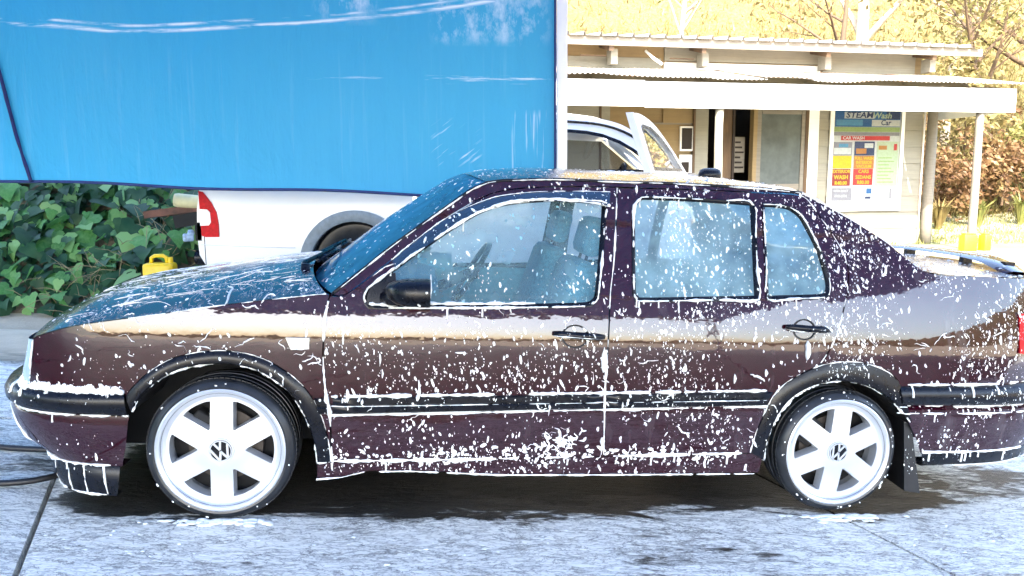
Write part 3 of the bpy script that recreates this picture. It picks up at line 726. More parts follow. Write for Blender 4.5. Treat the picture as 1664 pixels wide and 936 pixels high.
# bumpers: cross-section rows swept round the nose and the tail
def wrap(name, rows, x0, sgn, mat, parent=None, nn=3.4, nt=18, both_sides=True, base=0.0, keep=True, yend=None):
    """rows: (z, x_tip, x_start, extra inset)"""
    G = []
    for (z, xt, xs, ins) in rows:
        b = abs(xt - x0); us = min(.999, max(0, (xs - x0) * sgn / b)); t0 = math.asin(us ** (nn / 2)) if us > 0 else 0
        y0 = prof_in(max(z, .3)) + base + ins + .012 * ((x0 - 1.2) / 1.5) ** 2; a = CW / 2 - y0; half = []
        for k in range(nt + 1):
            t = t0 + (pi / 2 - t0) * (k / nt) ** .9
            half.append((x0 + sgn * b * max(0, sin(t)) ** (2 / nn), y0 + a * (1 - max(0, cos(t)) ** (2 / nn)), z))
        if not any(abs(xs - x0) < 1e-6 for _ in (0,)) and us == 0: half.insert(0, (xs, y0, z))
        elif us == 0: half.insert(0, (xs, y0, z))
        else: half.insert(0, half[0])
        G.append(half + [(p[0], CW - p[1], p[2]) for p in half[::-1][1:]])
    mb = MB(); mb.grid(G, flip=(sgn > 0))
    o = mb.build(name, mat, parent or car, angle=50)
    if keep: remember(o)
    return o
fb = wrap("front_bumper", [(.402, -.925, -.332, .0), (.385, -.94, -.335, -.004), (.33, -.93, -.345, .0), (.27, -.90, -.355, .008), (.215, -.825, -.370, .02), (.192, -.805, -.376, .03), (.19, -.70, -.376, .12)], -.25, -1, M['paint'])
wrap("bumper_moulding", [(.494, -.80, -.345, .14), (.494, -.905, -.345, .0), (.482, -.94, -.342, -.012), (.455, -.955, -.338, -.02), (.425, -.952, -.334, -.018), (.410, -.94, -.332, -.008), (.402, -.92, -.332, .006)], -.25, -1, M['trim'], fb)
wrap("lip_spoiler", [(.200, -.77, -.385, .05), (.186, -.79, -.388, .035), (.12, -.79, -.395, .035), (.066, -.765, -.405, .045), (.064, -.66, -.405, .10)], -.25, -1, M['trim'], fb)
rb = wrap("rear_bumper", [(.470, 3.695, 2.735, .012), (.455, 3.71, 2.74, -.006), (.40, 3.72, 2.775, -.008), (.32, 3.70, 2.83, .002), (.262, 3.66, 2.862, .012)], 2.75, 1, M['paint'])
wrap("bumper_moulding", [(.556, 3.58, 2.712, .12), (.556, 3.68, 2.712, .0), (.545, 3.705, 2.715, -.014), (.52, 3.722, 2.718, -.022), (.49, 3.722, 2.727, -.020), (.475, 3.71, 2.733, -.006), (.470, 3.68, 2.735, .012)], 2.75, 1, M['trim'], rb)
wrap("rear_valance", [(.262, 3.65, 2.862, .016), (.255, 3.66, 2.866, .006), (.21, 3.64, 2.88, .012), (.195, 3.62, 2.88, .03), (.195, 3.5, 2.88, .14)], 2.75, 1, M['trim'], rb)

# nose: headlamp, grille and the panel behind them
def nose_rows(k0, k1, nk, dx=0.0):
    G = []
    for j in range(7):
        s = j / 6; z = .492 + .185 * s
        xs = -.716 + .03 * s + dx; xf = -.825 + .06 * s + dx; y0 = side_in(-.716 + .03 * s, z) + .004; row = []
        for k in range(nk + 1):
            u = k0 + (k1 - k0) * k / nk; t = u * pi / 2
            row.append((xs - (xs - xf) * sin(t) ** .75, y0 + (CW / 2 - y0) * (1 - cos(t) ** .8), z))
        G.append(row)
    return G
mb = MB(); mb.grid(nose_rows(0, .62, 12), flip=True); hl = mb.build("headlamp", M['lampglass'], car); remember(hl); mirror(hl)
mb = MB(); mb.grid(nose_rows(.62, 1.0, 8, .012), flip=True)
gr = mb.build("grille", M['trim'], car); mirror(gr)
for j in range(4):
    g = nose_rows(.63, 1.0, 8)[j + 1]; mb = MB(); mb.tube(g, .008, 5); o = mb.build("grille_slat", M['trim'], car); mirror(o)
mb = MB(); mb.box((-.70, CW / 2, .55), (.12, 1.2, .22)); mb.build("front_panel", M['dark'], car, smooth=False)

# tail
tl, _ = panel("tail_lamp", [(3.275, .858), (3.37, .866), (3.60, .862), (3.60, .705), (3.37, .682), (3.275, .690)], off=-.008, mat=M['red'], step=.04)
V_ = MB(); V_.grid([[(3.56 + .04 * (1 - abs(2 * k / 12 - 1) ** 3) + .02 * j / 4 * (1 if j < 3 else .8), side_in(3.55, .8) + .02 + (CW - 2 * side_in(3.55, .8) - .04) * k / 12, .985 - .43 * j / 4) for k in range(13)] for j in range(5)])
V_.build("boot_rear_panel", M['paint'], car)

# doors: glass, black frames, mouldings, handles
def glazing(poly, door, fard, name, mat, dx=.012):
    P = smooth_poly(poly); V, T, lp = fill2d(inset_poly(P, -.004), (), .05)
    vs = [(p.x, side_in(p.x, p.y) + dx, p.y) for p in V]
    g = put(name, vs, T, mat, door); remember(g)
    far = inst(g, parent=fard); far.data = g.data.copy(); far.data.materials.clear(); far.data.materials.append(M['glass_far'])
    n = len(P); A = [(p.x, side_in(p.x, p.y) - .004, p.y) for p in inset_poly(P, -.006)]; B = [(p.x, side_in(p.x, p.y) - .006, p.y) for p in inset_poly(P, .003)]; C_ = [(p.x, side_in(p.x, p.y) + .012, p.y) for p in inset_poly(P, .012)]
    mb = MB(); mb.add(A + B + C_, [(i, (i + 1) % n, n + (i + 1) % n, n + i) for i in range(n)] + [(n + i, n + (i + 1) % n, 2 * n + (i + 1) % n, 2 * n + i) for i in range(n)])
    s = mb.build("window_seal", M['trim'], door); remember(s); inst(s, parent=fard)
glazing(D['glass_front'], front_door, front_door_far, "door_window", M['glass'])
glazing(D['glass_rear'], rear_door, rear_door_far, "door_window", M['glass_r'])
glazing(D['glass_quarter'], rear_door, rear_door_far, "quarter_window", M['glass_r'])
vt_, vb_ = resamp(D['visor_top'], 26), resamp(D['visor_bot'], 26)
mb = MB(); mb.grid([[(a.lerp(b, t).x, side_in(a.lerp(b, t).x, a.lerp(b, t).y) + d, a.lerp(b, t).y) for t, d in ((0, -.004), (.15, -.012), (.6, -.026), (1.0, -.032), (1.0, -.026))] for a, b in zip(vt_, vb_)])
wd = mb.build("wind_deflector", M['visor'], front_door, angle=60); remember(wd); inst(wd, parent=front_door_far)

def bar_on(name, a_top, b_top, b_bot, a_bot, parent, far, d=.016):
    rows = []
    for k in range(25):
        t = k / 24; top = Vector(a_top).lerp(Vector(b_top), t); bot = Vector(a_bot).lerp(Vector(b_bot), t); row = []
        e = 1.0 if 0 < k < 24 else 0.0
        for (u, h) in ((0, -.001), (.03, .5), (.10, .95), (.40, 1.0), (.47, .72), (.53, .72), (.60, 1.0), (.90, .95), (.97, .5), (1, -.001)):
            p = top.lerp(bot, u); row.append((p.x, side_in(p.x, p.y) - d * h * e + .002, p.y))
        rows.append(row)
    mb = MB(); mb.grid(rows); o = mb.build(name, M['trim'], parent, angle=40); remember(o); inst(o, parent=far); return o
mf, mr = D['mould_f'], D['mould_r']
bar_on("side_moulding", mf[0], mf[1], mf[2], mf[3], front_door, front_door_far)
bar_on("side_moulding", mr[0], mr[1], mr[2], mr[3], rear_door, rear_door_far)
bar_on("side_moulding", (.345, .484), (.397, .486), (.397, .419), (.370, .417), front_fender, fender_far)
bar_on("side_moulding", (.452 - .0, .2), (.452, .2), (.452, .19), (.452, .19), front_door, front_door_far) if False else None

def handle(a, b, pa, pb, door, fard):
    cx_, cz = (pa[0] + pb[0]) / 2, (pa[1] + pb[1]) / 2; rx, rz = abs(pb[0] - pa[0]) / 2, abs(pb[1] - pa[1]) / 2
    mb = MB(); ring = []; n = 20
    for (f, d) in ((1.08, -.003), (.95, -.004), (.86, .012), (.4, .02)):
        ring.append([(cx_ + rx * f * cos(2 * pi * k / n), side_in(cx_, cz + rz * f * sin(2 * pi * k / n)) + d, cz + rz * f * sin(2 * pi * k / n)) for k in range(n + 1)])
    mb.grid(ring); o = mb.build("handle_recess", M['trim'], door); remember(o); inst(o, parent=fard)
    mb = MB(); pts = []
    for k in range(9):
        t = k / 8; x = a[0] + (b[0] - a[0]) * t; z = cz + .012 + (a[1] - b[1]) * 0 - .010 * t; d = -.012 - .016 * sin(pi * min(1, max(0, t)))
        pts.append((x, side_in(x, z) + d, z))
    mb.tube(pts, [.009, .013, .014, .014, .014, .014, .014, .013, .009], 8); o = mb.build("door_handle", M['trim'], door); remember(o); inst(o, parent=fard)
handle(D['handle_f'][0], D['handle_f'][1], D['handle_fp'][0], D['handle_fp'][1], front_door, front_door_far)
handle(D['handle_r'][0], D['handle_r'][1], D['handle_rp'][0], D['handle_rp'][1], rear_door, rear_door_far)
mb = MB(); mb.lathe([(.0, -.004), (.011, -.004), (.012, .002)], 14, c=(1.435, side_in(1.435, .735), .735)); o = mb.build("door_lock", M['steel'], front_door)

# side indicator
ia, ib = D['indicator']
ip, _ = panel("side_indicator", [(ia[0], ia[1] - .004), (ib[0], ia[1] - .004), (ib[0], ib[1] + .004), (ia[0] + .02, ib[1])], off=-.012, mat=M['amber'], step=.03, gap=0, flange=.014, sm=False, keep=True, parent=front_fender, both=False)

# mirror
ma, mb2 = D['mirror']
def mirror_body():
    mb = MB(); x0, x1, z0, z1 = ma[0], mb2[0], mb2[1], ma[1]; cz = (z0 + z1) / 2; rows = []
    for (x, s, yc) in ((x0 - .035, .15, -.02), (x0 - .02, .55, -.045), (x0 + .01, .82, -.065), (x0 + .05, .97, -.075), (x1 - .012, 1.0, -.078), (x1, .95, -.078), (x1, .86, -.078), (x1 - .016, .84, -.078)):
        row = []
        for k in range(21):
            a = 2 * pi * k / 20; c_, s_ = cos(a), sin(a)
            row.append((x, yc + .085 * s * abs(c_) ** .55 * (1 if c_ > 0 else -1), cz + (z1 - z0) / 2 * s * abs(s_) ** .6 * (1 if s_ > 0 else -1)))
        rows.append(row)
    mb.grid(rows, flip=True)
    return mb.build("door_mirror", M['trim'], front_door, angle=60)
dm = mirror_body(); remember(dm)
mb = MB(); x1 = mb2[0] - .014; cz = (ma[1] + mb2[1]) / 2
mb.add([(x1, -.078 + .07 * c_, cz + .043 * s_) for c_, s_ in ((-1, -.8), (-.8, -1), (.8, -1), (1, -.8), (1, .8), (.8, 1), (-.8, 1), (-1, .8))], [tuple(range(8))])
mb.build("mirror_glass", simple("mirror_silver", (.75, .8, .82), .03, 1.0, var=.02), front_door, smooth=False)
far_m = inst(dm, parent=front_door_far)
pm, _ = panel("mirror_base", [(.535, .845), (.545, .903), (.60, .951), (.640, .965), (.655, .845)], off=-.006, mat=M['trim'], parent=front_door, gap=0, flange=.02, both=False)
mb = MB(); mb.tube([(.60, .06, .87), (.63, -.0, .872), (.66, -.04, .875)], [.03, .026, .024], 10); mb.build("mirror_arm", M['trim'], front_door)

# mud flap
fl = D['flap']; mb = MB()
P4 = [(2.765, .40), (2.800, .385), (2.872, .085), (2.80, .095)]
A = [(x, .03, z) for x, z in P4] + [(x + .012, .22, z) for x, z in P4]
mb.add(A, [(0, 1, 2, 3), (7, 6, 5, 4), (1, 5, 6, 2), (4, 0, 3, 7), (3, 2, 6, 7), (0, 4, 5, 1)])
mf_ = mb.build("mud_flap", M['black'], car, smooth=False); remember(mf_); mirror(mf_)

# wipers, cowl
mb = MB(); mb.grid([[(.30 + .115 * abs(2 * k / 16 - 1) ** 2.4 - .005 + .06 * j, .16 + (CW - .32) * k / 16, .905 + .025 * (1 - abs(2 * k / 16 - 1) ** 2) - .03 * abs(2 * k / 16 - 1) ** 3 + .004 * j) for k in range(17)] for j in range(2)])
mb.build("cowl_panel", M['trim'], car)
for (y0, y1) in ((.40, .95), (.95, 1.45)):
    w_ = MB(); w_.tube([(.25, y0, .935), (.235, y0 + .06, .95), (.33, (y0 + y1) / 2, 1.0), (.36, y1, .965)], [.016, .012, .008, .006], 6)
    w_.tube([(.30, y0 + .02, .962), (.34, y0 + .28, .992), (.33, y1 + .02, .985)], .007, 5)
    w_.lathe([(0, .03), (.018, .03), (.022, -.02)], 12, axis='z', c=(.25, y0, .925))
    w_.build("wiper", M['trim'], car)

# spoiler
mb = MB(); rows = []
for k in range(25):
    t = k / 24; c = abs(2 * t - 1); y = .24 + 1.21 * t; x = 3.36 + .07 * (1 - c ** 2.2); z = 1.012 + .055 * (1 - c ** 4) 
    rows.append([(x + dx * (1 - .3 * c ** 6), y, z + dz) for dx, dz in ((-.075, -.006), (-.06, .006), (-.01, .014), (.05, .012), (.075, .004), (.04, -.010), (-.03, -.012), (-.075, -.006))])
mb.grid(rows, flip=True)
sp = mb.build("boot_spoiler", M['paint'], boot_lid, angle=60); remember(sp)
for yy in (.34, 1.35, .62, 1.07):
    mb = MB(); mb.box((3.40, yy, 1.035), (.05, .03, .05)); mb.build("spoiler_foot", M['trim'], boot_lid, smooth=False)

# ---- wheels
RT, RR = .258, .231
def make_wheel(x, ang, emb, steer=0.0, rscale=1.0):
    mb = MB(); mb.lathe([(.0, .12), (.2, .12), (.205, .13)], 32); w = mb.build("wheel", M['dark'], car, smooth=False); w.location = (x, .012, .272); w.scale = (rscale, 1, rscale); w.rotation_euler = (0, 0, steer)
    mb = MB(); g = []
    mb.lathe([(.212, .006), (.222, -.001), (.238, -.006), (.252, .002), (.262, .014), (.2655, .024), (.2655, .050), (.260, .052), (.260, .058), (.2655, .060), (.2665, .09), (.261, .092), (.261, .1), (.2665, .102), (.2665, .13), (.261, .132), (.261, .14), (.2655, .142), (.264, .18), (.252, .198), (.235, .2), (.212, .19)], 96)
    mb.build("tyre", M['rubber'], w, angle=40)
    # tread blocks cut across the shoulder
    mb = MB()
    for k in range(84):
        a = 2 * pi * k / 84; r0 = .2645
        ca, sa = cos(a), sin(a)
        R_ = Matrix(((ca, 0, -sa), (0, 1, 0), (sa, 0, ca)))
        mb.box((r0 * ca, .034, r0 * sa), (.006, .026, .0145), R_)
    tb = mb.build("tread_block", M['rubber'], w, smooth=False); tag(tb, kind="stuff")
    mb = MB()
    mb.lathe([(.190, .05), (.196, .018), (.205, .014), (.212, .009), (.2155, -.002), (.225, -.008), (.231, -.004), (.2315, .006), (.222, .02), (.205, .04), (.195, .17), (.215, .185), (.228, .19)], 96)
    # face with six windows
    outer = [(.205 * cos(2 * pi * k / 72), .205 * sin(2 * pi * k / 72)) for k in range(72)]; holes = []
    for s in range(6):
        a0 = pi / 3 * s + ang; hw = .040; ro_ = .186; ri_ = .086
        def edge(r, sg): # point on spoke edge line at radius r
            b = math.asin(hw / r); return (r * cos(a0 + (b if sg > 0 else pi / 3 - b)), r * sin(a0 + (b if sg > 0 else pi / 3 - b)))
        b0, b1 = math.asin(hw / ro_), pi / 3 - math.asin(hw / ro_)
        arc = [(ro_ * cos(a0 + b0 + (b1 - b0) * k / 8), ro_ * sin(a0 + b0 + (b1 - b0) * k / 8)) for k in range(9)]
        arc = [((arc[0][0] * .94 + edge(.15, 1)[0] * .06), (arc[0][1] * .94 + edge(.15, 1)[1] * .06))] + arc[1:-1] + [((arc[-1][0] * .94 + edge(.15, -1)[0] * .06), (arc[-1][1] * .94 + edge(.15, -1)[1] * .06))]
        holes.append(arc + [edge(ri_, -1), edge(ri_ * .985, 1)] if math.asin(hw / ri_) < pi / 6 else arc + [edge(hw / sin(pi / 6) * 1.001, 1)])
    V, T, loops = fill2d(outer, holes, .022)
    def dish(r): return .014 - .012 * sstep(.12, .04, r) + .004 * sstep(.12, .19, r)
    vs = [(p.x, dish(p.length), p.y) for p in V]; fs = [t[::-1] for t in T] if False else list(T)
    for lp in loops[1:]:
        n = len(vs); m = len(lp)
        vs += [vs[i] for i in lp]; n1 = len(vs)
        cxh = sum(vs[i][0] for i in lp) / m; czh = sum(vs[i][2] for i in lp) / m
        vs += [(vs[i][0] * .985 + cxh * .015, vs[i][1] + .004, vs[i][2] * .985 + czh * .015) for i in lp]; n2 = len(vs)
        vs += [(vs[i][0] * .95 + cxh * .05, vs[i][1] + .05, vs[i][2] * .95 + czh * .05) for i in lp]
        fs += [(n + i, n1 + i, n1 + (i + 1) % m, n + (i + 1) % m) for i in range(m)] + [(n1 + i, n2 + i, n2 + (i + 1) % m, n1 + (i + 1) % m) for i in range(m)]
    mb.add(vs, fs)
    rim = mb.build("rim", M['rim'], w, angle=38)
    mb = MB(); mb.lathe([(.0, .0), (.02, -.001), (.040, -.001), (.0415, -.004), (.046, -.004), (.048, .004), (.066, .005), (.068, .01)], 48)
    cap = mb.build("centre_cap", M['rim'], w, angle=40)
    mb = MB(); mb.lathe([(0, -.0025), (.040, -.0025), (.0405, .0)], 40); mb.build("badge_ground", M['trim'], w, smooth=False)
    # badge: ring with a V over a W
    mb = MB(); ca, sa = cos(emb), sin(emb)
    def q(px, pz): return (px * ca - pz * sa, -.0050, px * sa + pz * ca)
    def stroke(a, b, wd=.0072): mb.bar(q(*a), q(*b), wd, .004, up=(0, -1, 0))
    stroke((-.0125, .0345), (0, .0045)); stroke((.0125, .0345), (0, .0045))
    stroke((-.0320, .0165), (-.0145, -.0335)); stroke((-.0145, -.0335), (0, -.001)); stroke((0, -.001), (.0145, -.0335)); stroke((.0145, -.0335), (.0320, .0165))
    mb.lathe([(.0355, -.003), (.0360, -.0066), (.0392, -.0066), (.0396, -.003)], 40)
    mb.build("wheel_badge", M['rim'], w, smooth=False)
    for s in range(5):
        a = 2 * pi * s / 5 + ang + .3; b_ = MB(); b_.lathe([(0, .003), (.006, .003), (.0075, .010)], 10, c=(.055 * cos(a), 0, .055 * sin(a))) 
        b_.build("wheel_bolt", M['rim'], w, smooth=False)
    mb = MB(); mb.lathe([(.03, .055), (.06, .055), (.065, .075), (.135, .078), (.135, .098), (.06, .098)], 40); mb.build("brake_disc", M['steel'], w, angle=40)
    mb = MB(); mb.box((-.10, .085, .07), (.07, .06, .12), Matrix.Rotation(radians(35), 3, 'Y')); mb.build("brake_caliper", M['dark'], w, bevel=.008)
    return w
def far_wheel(w):
    c = inst(w, parent=car); c.location = (w.location.x, CW - .012, w.location.z); c.scale = (w.scale.x, -1, w.scale.z)
    for ch in list(w.children):
        k = inst(ch, parent=c)
        for g in list(ch.children): inst(g, parent=k)
w1 = make_wheel(.0, radians(30), radians(22), rscale=1.045)
w2 = make_wheel(2.475, radians(24), radians(-20), rscale=.975)
far_wheel(w1); far_wheel(w2)

# ---- interior
mb = MB(); mb.grid([[(x, y, z) for y in (.16, .4, .845, 1.29, 1.53)] for x, z in ((.42, .86), (.55, .90), (.72, .905), (.80, .88), (.82, .78), (.78, .60), (.74, .45))], flip=True)
mb.box((.80, 1.27, .90), (.18, .36, .06)); mb.build("dashboard", M['plastic'], car, angle=40)
mb = MB(); c0 = Vector((1.00, 1.27, .84)); ax_ = Vector((-.86, 0, .5)).normalized(); b1 = Vector((0, 1, 0)); b2 = ax_.cross(b1)
mb.tube([c0 + (b1 * cos(2 * pi * k / 28) + b2 * sin(2 * pi * k / 28)) * .185 for k in range(29)], .015, 8, cap=False)
mb.tube([c0 - b1 * .18, c0 + ax_ * -.03, c0 + b1 * .18], .018, 6); mb.tube([c0, c0 + ax_ * -.0 + Vector((-.25, 0, -.12))], .03, 8)
mb.build("steering_wheel", M['trim'], car)
def seat(x, y, w_):
    b = MB(); b.box((0, 0, .42), (.50, w_, .16), Matrix.Rotation(radians(-6), 3, 'Y')); s = b.build("front_seat", M['cloth'], car, bevel=.045); s.location = (x, y, 0)
    def pad(name, c, d, ang, bev, mat=M['cloth']):
        b = MB(); b.box(c, d, Matrix.Rotation(radians(ang), 3, 'Y')); b.build(name, mat, s, bevel=bev)
    pad("seat_back", (.30, 0, .72), (.14, w_ * .95, .60), 18, .05)
    pad("headrest", (.42, 0, 1.11), (.09, w_ * .55, .17), 14, .035)
    b = MB(); b.tube([(.385, -.07, .98), (.405, -.07, 1.06)], .007, 6); b.tube([(.385, .07, .98), (.405, .07, 1.06)], .007, 6); b.build("headrest_post", M['steel'], s)
seat(1.05, .43, .50); seat(1.05, 1.26, .50)
mb = MB(); mb.box((2.15, CW / 2, .44), (.5, 1.25, .18), Matrix.Rotation(radians(-6), 3, 'Y')); mb.box((2.44, CW / 2, .72), (.16, 1.25, .55), Matrix.Rotation(radians(24), 3, 'Y'))
mb.build("rear_bench", M['cloth'], car, bevel=.05)
for yy in (.45, 1.24):
    mb = MB(); mb.box((2.56, yy, 1.02), (.08, .26, .13), Matrix.Rotation(radians(16), 3, 'Y')); mb.build("rear_headrest", M['cloth'], car, bevel=.03)
mb = MB(); mb.box((2.70, CW / 2, .965), (.34, 1.28, .02)); mb.build("parcel_shelf", M['cloth'], car, smooth=False)
mb = MB(); mb.box((1.5, CW / 2, .29), (2.0, 1.36, .02)); mb.build("cabin_floor", M['plastic'], car, smooth=False)
hl_ = loft("roof_lining", [(p[0], p[1] - .03) for p in rt[8:15]], lambda s: 0, lambda s: .045, M['lining'], inset=.02, keep=False)
for nm, poly, dd in (("front_door_trim", [(.47, .30), (1.46, .30), (1.455, .842), (.60, .828), (.50, .80)], .075), ("rear_door_trim", [(1.50, .30), (2.05, .30), (2.12, .55), (2.38, .70), (2.40, .885), (1.52, .868)], .07)):
    V, T, lp = fill2d(poly, (), .08); o = put(nm, [(p.x, side_in(p.x, p.y) + dd, p.y) for p in V], [t[::-1] for t in T], M['plastic'], car); mirror(o)
mb = MB(); mb.bar((.92, CW / 2 - .02, 1.27), (.98, CW / 2, 1.235), .05, .02); mb.box((.99, CW / 2, 1.215), (.03, .22, .06)); mb.build("rear_view_mirror", M['trim'], car, bevel=.006)

# ---- foam on the car
bvh = BVHTree.FromPolygons([tuple(v) for v in BV], BF)
def hit_side(x, z, y0=-.6): 
    loc, nor, i, d = bvh.ray_cast(Vector((x, y0, z)), Vector((0, 1, 0)), 1.2)
    if loc is None: return None
    return loc, (nor if nor.y < 0 else -nor)
def hit_top(x, y):
    loc, nor, i, d = bvh.ray_cast(Vector((x, y, 2.5)), Vector((0, 0, -1)), 3)
    if loc is None: return None
    return loc, (nor if nor.z > 0 else -nor)
FD = MB()
rnd = random.Random(11)
def drop(loc, nor, r, stretch=1.0, ang=0.0, h=.45, run=Vector((0, 0, -1))):
    n = nor.normalized(); t = (run - n * run.dot(n)); t = t.normalized() if t.length > 1e-4 else n.orthogonal().normalized()
    b = n.cross(t); t, b = t * cos(ang) + b * sin(ang), b * cos(ang) - t * sin(ang)
    vs = []; k = 6
    if r < .0032:
        k = 5; vs = [loc + (t * cos(1.257 * j + .3) * stretch + b * sin(1.257 * j + .3)) * r * rnd.uniform(.8, 1.2) - n * .0005 for j in range(5)] + [loc + n * r * h * 1.2]
        FD.add(vs, [(j, (j + 1) % 5, 5)[::-1] for j in range(5)]); return
    for j in range(k):
        a = 2 * pi * j / k + .3; q_ = rnd.uniform(.8, 1.2); vs.append(loc + (t * cos(a) * stretch + b * sin(a)) * r * q_ - n * .001)
    for j in range(k):
        vs.append(loc + (vs[j] - loc) * .62 + n * r * h)
    vs.append(loc + n * r * h * 1.35)
    fs = [(j, k + j, k + (j + 1) % k, (j + 1) % k)[::-1] for j in range(k)] + [(k + j, k + (j + 1) % k, 2 * k)[::1] for j in range(k)]
    FD.add(vs, fs)
def dens(x, z):
    n1 = noise.noise(Vector((x * 3.0, 3.1, z * 4.0))); n2 = noise.noise(Vector((x * 9, 7.7, z * 11)))
    m = .38 + 1.5 * n1 + .6 * n2
    if x < .38: base = .22 if z > .45 else .10
    elif x < 1.5:
        base = .30
        if z > .84: base = .18 + .34 * sstep(1.1, 1.45, x)
        elif z > .77: base = .14
        elif z > .5: base = .70
        elif z < .42: base = .45 + .3 * sstep(.34, .25, z)
    elif x < 2.45: base = .85 if z > .5 else .55
    else: base = 1.0 if z > .62 else .5
    return base * max(0, min(1.3, m + .25))
cnt = 0
for it in range(95000):
    x = rnd.uniform(-.84, 3.5); z = rnd.uniform(.16, 1.33)
    if rnd.random() > dens(x, z) * .38: continue
    h = hit_side(x, z)
    if h is None or h[0].y > .5: continue
    loc, nor = h
    fine = x > 1.6
    r = rnd.lognormvariate(math.log(.0014 if fine else .0017), .68)
    r = min(r, .0058)
    drop(loc, nor, r, rnd.uniform(1.0, 2.4) if rnd.random() < .75 else rnd.uniform(2, 4.2), rnd.gauss(.12, .3), .5); cnt += 1
# spots on top surfaces
for it in range(5000):
    x = rnd.uniform(-.7, 3.5); y = rnd.uniform(.08, 1.3)
    if noise.noise(Vector((x * 4, y * 4, 9))) < rnd.uniform(-.3, .45): continue
    h = hit_top(x, y)
    if h is None or h[0].z < .6: continue
    drop(h[0], h[1], min(.007, rnd.lognormvariate(math.log(.0026), .5)), rnd.uniform(1, 3.5), rnd.uniform(0, 3.1), .35, Vector((1, .2, -.3)))
# squiggles of foam sliding down
def follow(pts, r0, seedv, taper=True, side=True, drip=0.0, n=5, jit=.75):
    P = []
    for i in range(len(pts) - 1):
        a, b = Vector(pts[i]), Vector(pts[i + 1]); m = max(1, int((b - a).length / .008))
        P += [a.lerp(b, k / m) for k in range(m)]
    P.append(Vector(pts[-1])); run = []; rads = []; prev = None
    def flush():
        if len(run) > 2: FD.tube(run, rads, n, cap=True)
    for i, p in enumerate(P):
        h = hit_side(p.x, p.y) if side else hit_top(p.x, p.y)
        if side and not taper:
            ys = side_in(p.x, p.y)
            if -.335 < p.x < 2.75 and (h is None or h[0].y > ys + .03): h = (Vector((p.x, ys + .002, p.y)), Vector((0, -1, 0)))
        w = noise.noise(Vector((p.x * 17 + seedv, p.y * 17, seedv * 1.7))); w2 = noise.noise(Vector((p.x * 55, p.y * 55 + seedv, seedv)))
        w0 = noise.noise(Vector((p.x * 6 + seedv * 2, p.y * 6, seedv)))
        r = r0 * max(.10, .72 + jit * w * 1.3 + jit * w2 * .9 + .9 * w0)
        if not taper and r < .26 * r0:
            flush(); run, rads = [], []; prev = None; continue
        if h is None or h[0].y > .45 + (2 if not side else 0) or (prev is not None and (h[0] - prev).length > .05):
            flush(); run, rads = [], []; prev = None
            if h is None: continue
        if h is None: continue
        t = min(i, len(P) - 1 - i) / max(1, len(P) - 1) * 2 if taper else 1
        run.append(h[0] + h[1] * r * .25); rads.append(r * (min(1, .35 + t * 1.8) if taper else 1)); prev = h[0]
        if drip and rnd.random() < drip:
            L_ = rnd.uniform(.010, .05); q0 = Vector((p.x, p.y)); ds = []; dr_ = []
            for k in range(5):
                hh = hit_side(q0.x + rnd.gauss(0, .0006), q0.y - L_ * k / 4) if side else None
                if hh: ds.append(hh[0] + hh[1] * .001); dr_.append(r0 * (.75 if k < 4 else .9) * rnd.uniform(.6, 1.0))
            if len(ds) > 2: FD.tube(ds, dr_, 5)
    flush()
for it in range(95):
    zone = rnd.random()
    if zone < .40: x, z = rnd.uniform(-.60, .36), rnd.uniform(.50, .84)
    elif zone < .75: x, z = rnd.uniform(.45, 2.4), rnd.uniform(.28, .86)
    else: x, z = rnd.uniform(2.45, 3.2), rnd.uniform(.60, 1.0)
    a = rnd.gauss(0, .5) + (pi if rnd.random() < .5 else 0); pts = [(x, z)]
    for k in range(rnd.randint(3, 8)):
        a += rnd.gauss(0, .6); x += .011 * cos(a); z += .009 * sin(a); pts.append((x, z))
    follow(pts, rnd.uniform(.0016, .0034), it * 3.1)
S2 = lambda P, n=4: [(p.x, p.y) for p in smooth_line(P, n)]
def shift(P, dx, dz): return [(p[0] + dx, p[1] + dz) for p in P]
follow(S2(D['glass_front'] + D['glass_front'][:1], 3), .0058, 1.0, False, drip=.02)
follow(S2(D['glass_rear'] + D['glass_rear'][:1], 3), .0052, 2.0, False, drip=.02)
follow(S2(D['glass_quarter'] + D['glass_quarter'][:1], 3), .0045, 3.0, False, drip=.01)
follow(shift(D['glass_front'][21:27], 0, .012), .0075, 3.3, False)
follow(S2(D['visor_top']), .0030, 4.0, False); follow(S2(D['visor_bot']), .0050, 5.0, False)
follow([(.555, .95), (.60, .985), (.64, 1.0)], .005, 5.5)
for dz, r_, sd, dp in ((.004, .0085, 6., .006), (-.034, .0022, 7., .0)):
    follow([(mf[0][0], mf[0][1] + dz), (mf[1][0], mf[1][1] + dz), (mr[0][0], mr[0][1] + dz), (mr[1][0] - .01, mr[1][1] + dz)], r_, sd, False, drip=dp)
follow([(mf[3][0], mf[3][1] - .004), (mf[2][0], mf[2][1] - .004), (mr[3][0], mr[3][1] - .004), (mr[2][0], mr[2][1] - .004)], .0055, 8., False, drip=.008)
follow([(.358, .219), (.41, .222), (.94, .232), (1.488, .247), (2.10, .261)], .0068, 9., False, drip=.06)
follow(sb, .0042, 10., False, drip=.03)
follow(S2(sf), .0062, 11., False, drip=.03); follow(S2(sm_), .0045, 12., False, drip=.02); follow(S2(dr[6:]), .0032, 13., False)
follow(S2(rt[:8]), .0032, 14., False); follow(S2(rt[7:]), .0030, 15., False)
follow(S2(ce), .0060, 15.5, False)
follow(shift(S2(hood_e), 0, -.002), .0032, 16., False)
follow(S2(fi, 3), .0040, 17., False, jit=1.1); follow(S2(ri, 3), .0055, 18., False, jit=1.1); follow(S2(fo, 3), .0022, 19., False, jit=1.2); follow(S2(ro, 3), .0034, 20., False, jit=1.2)
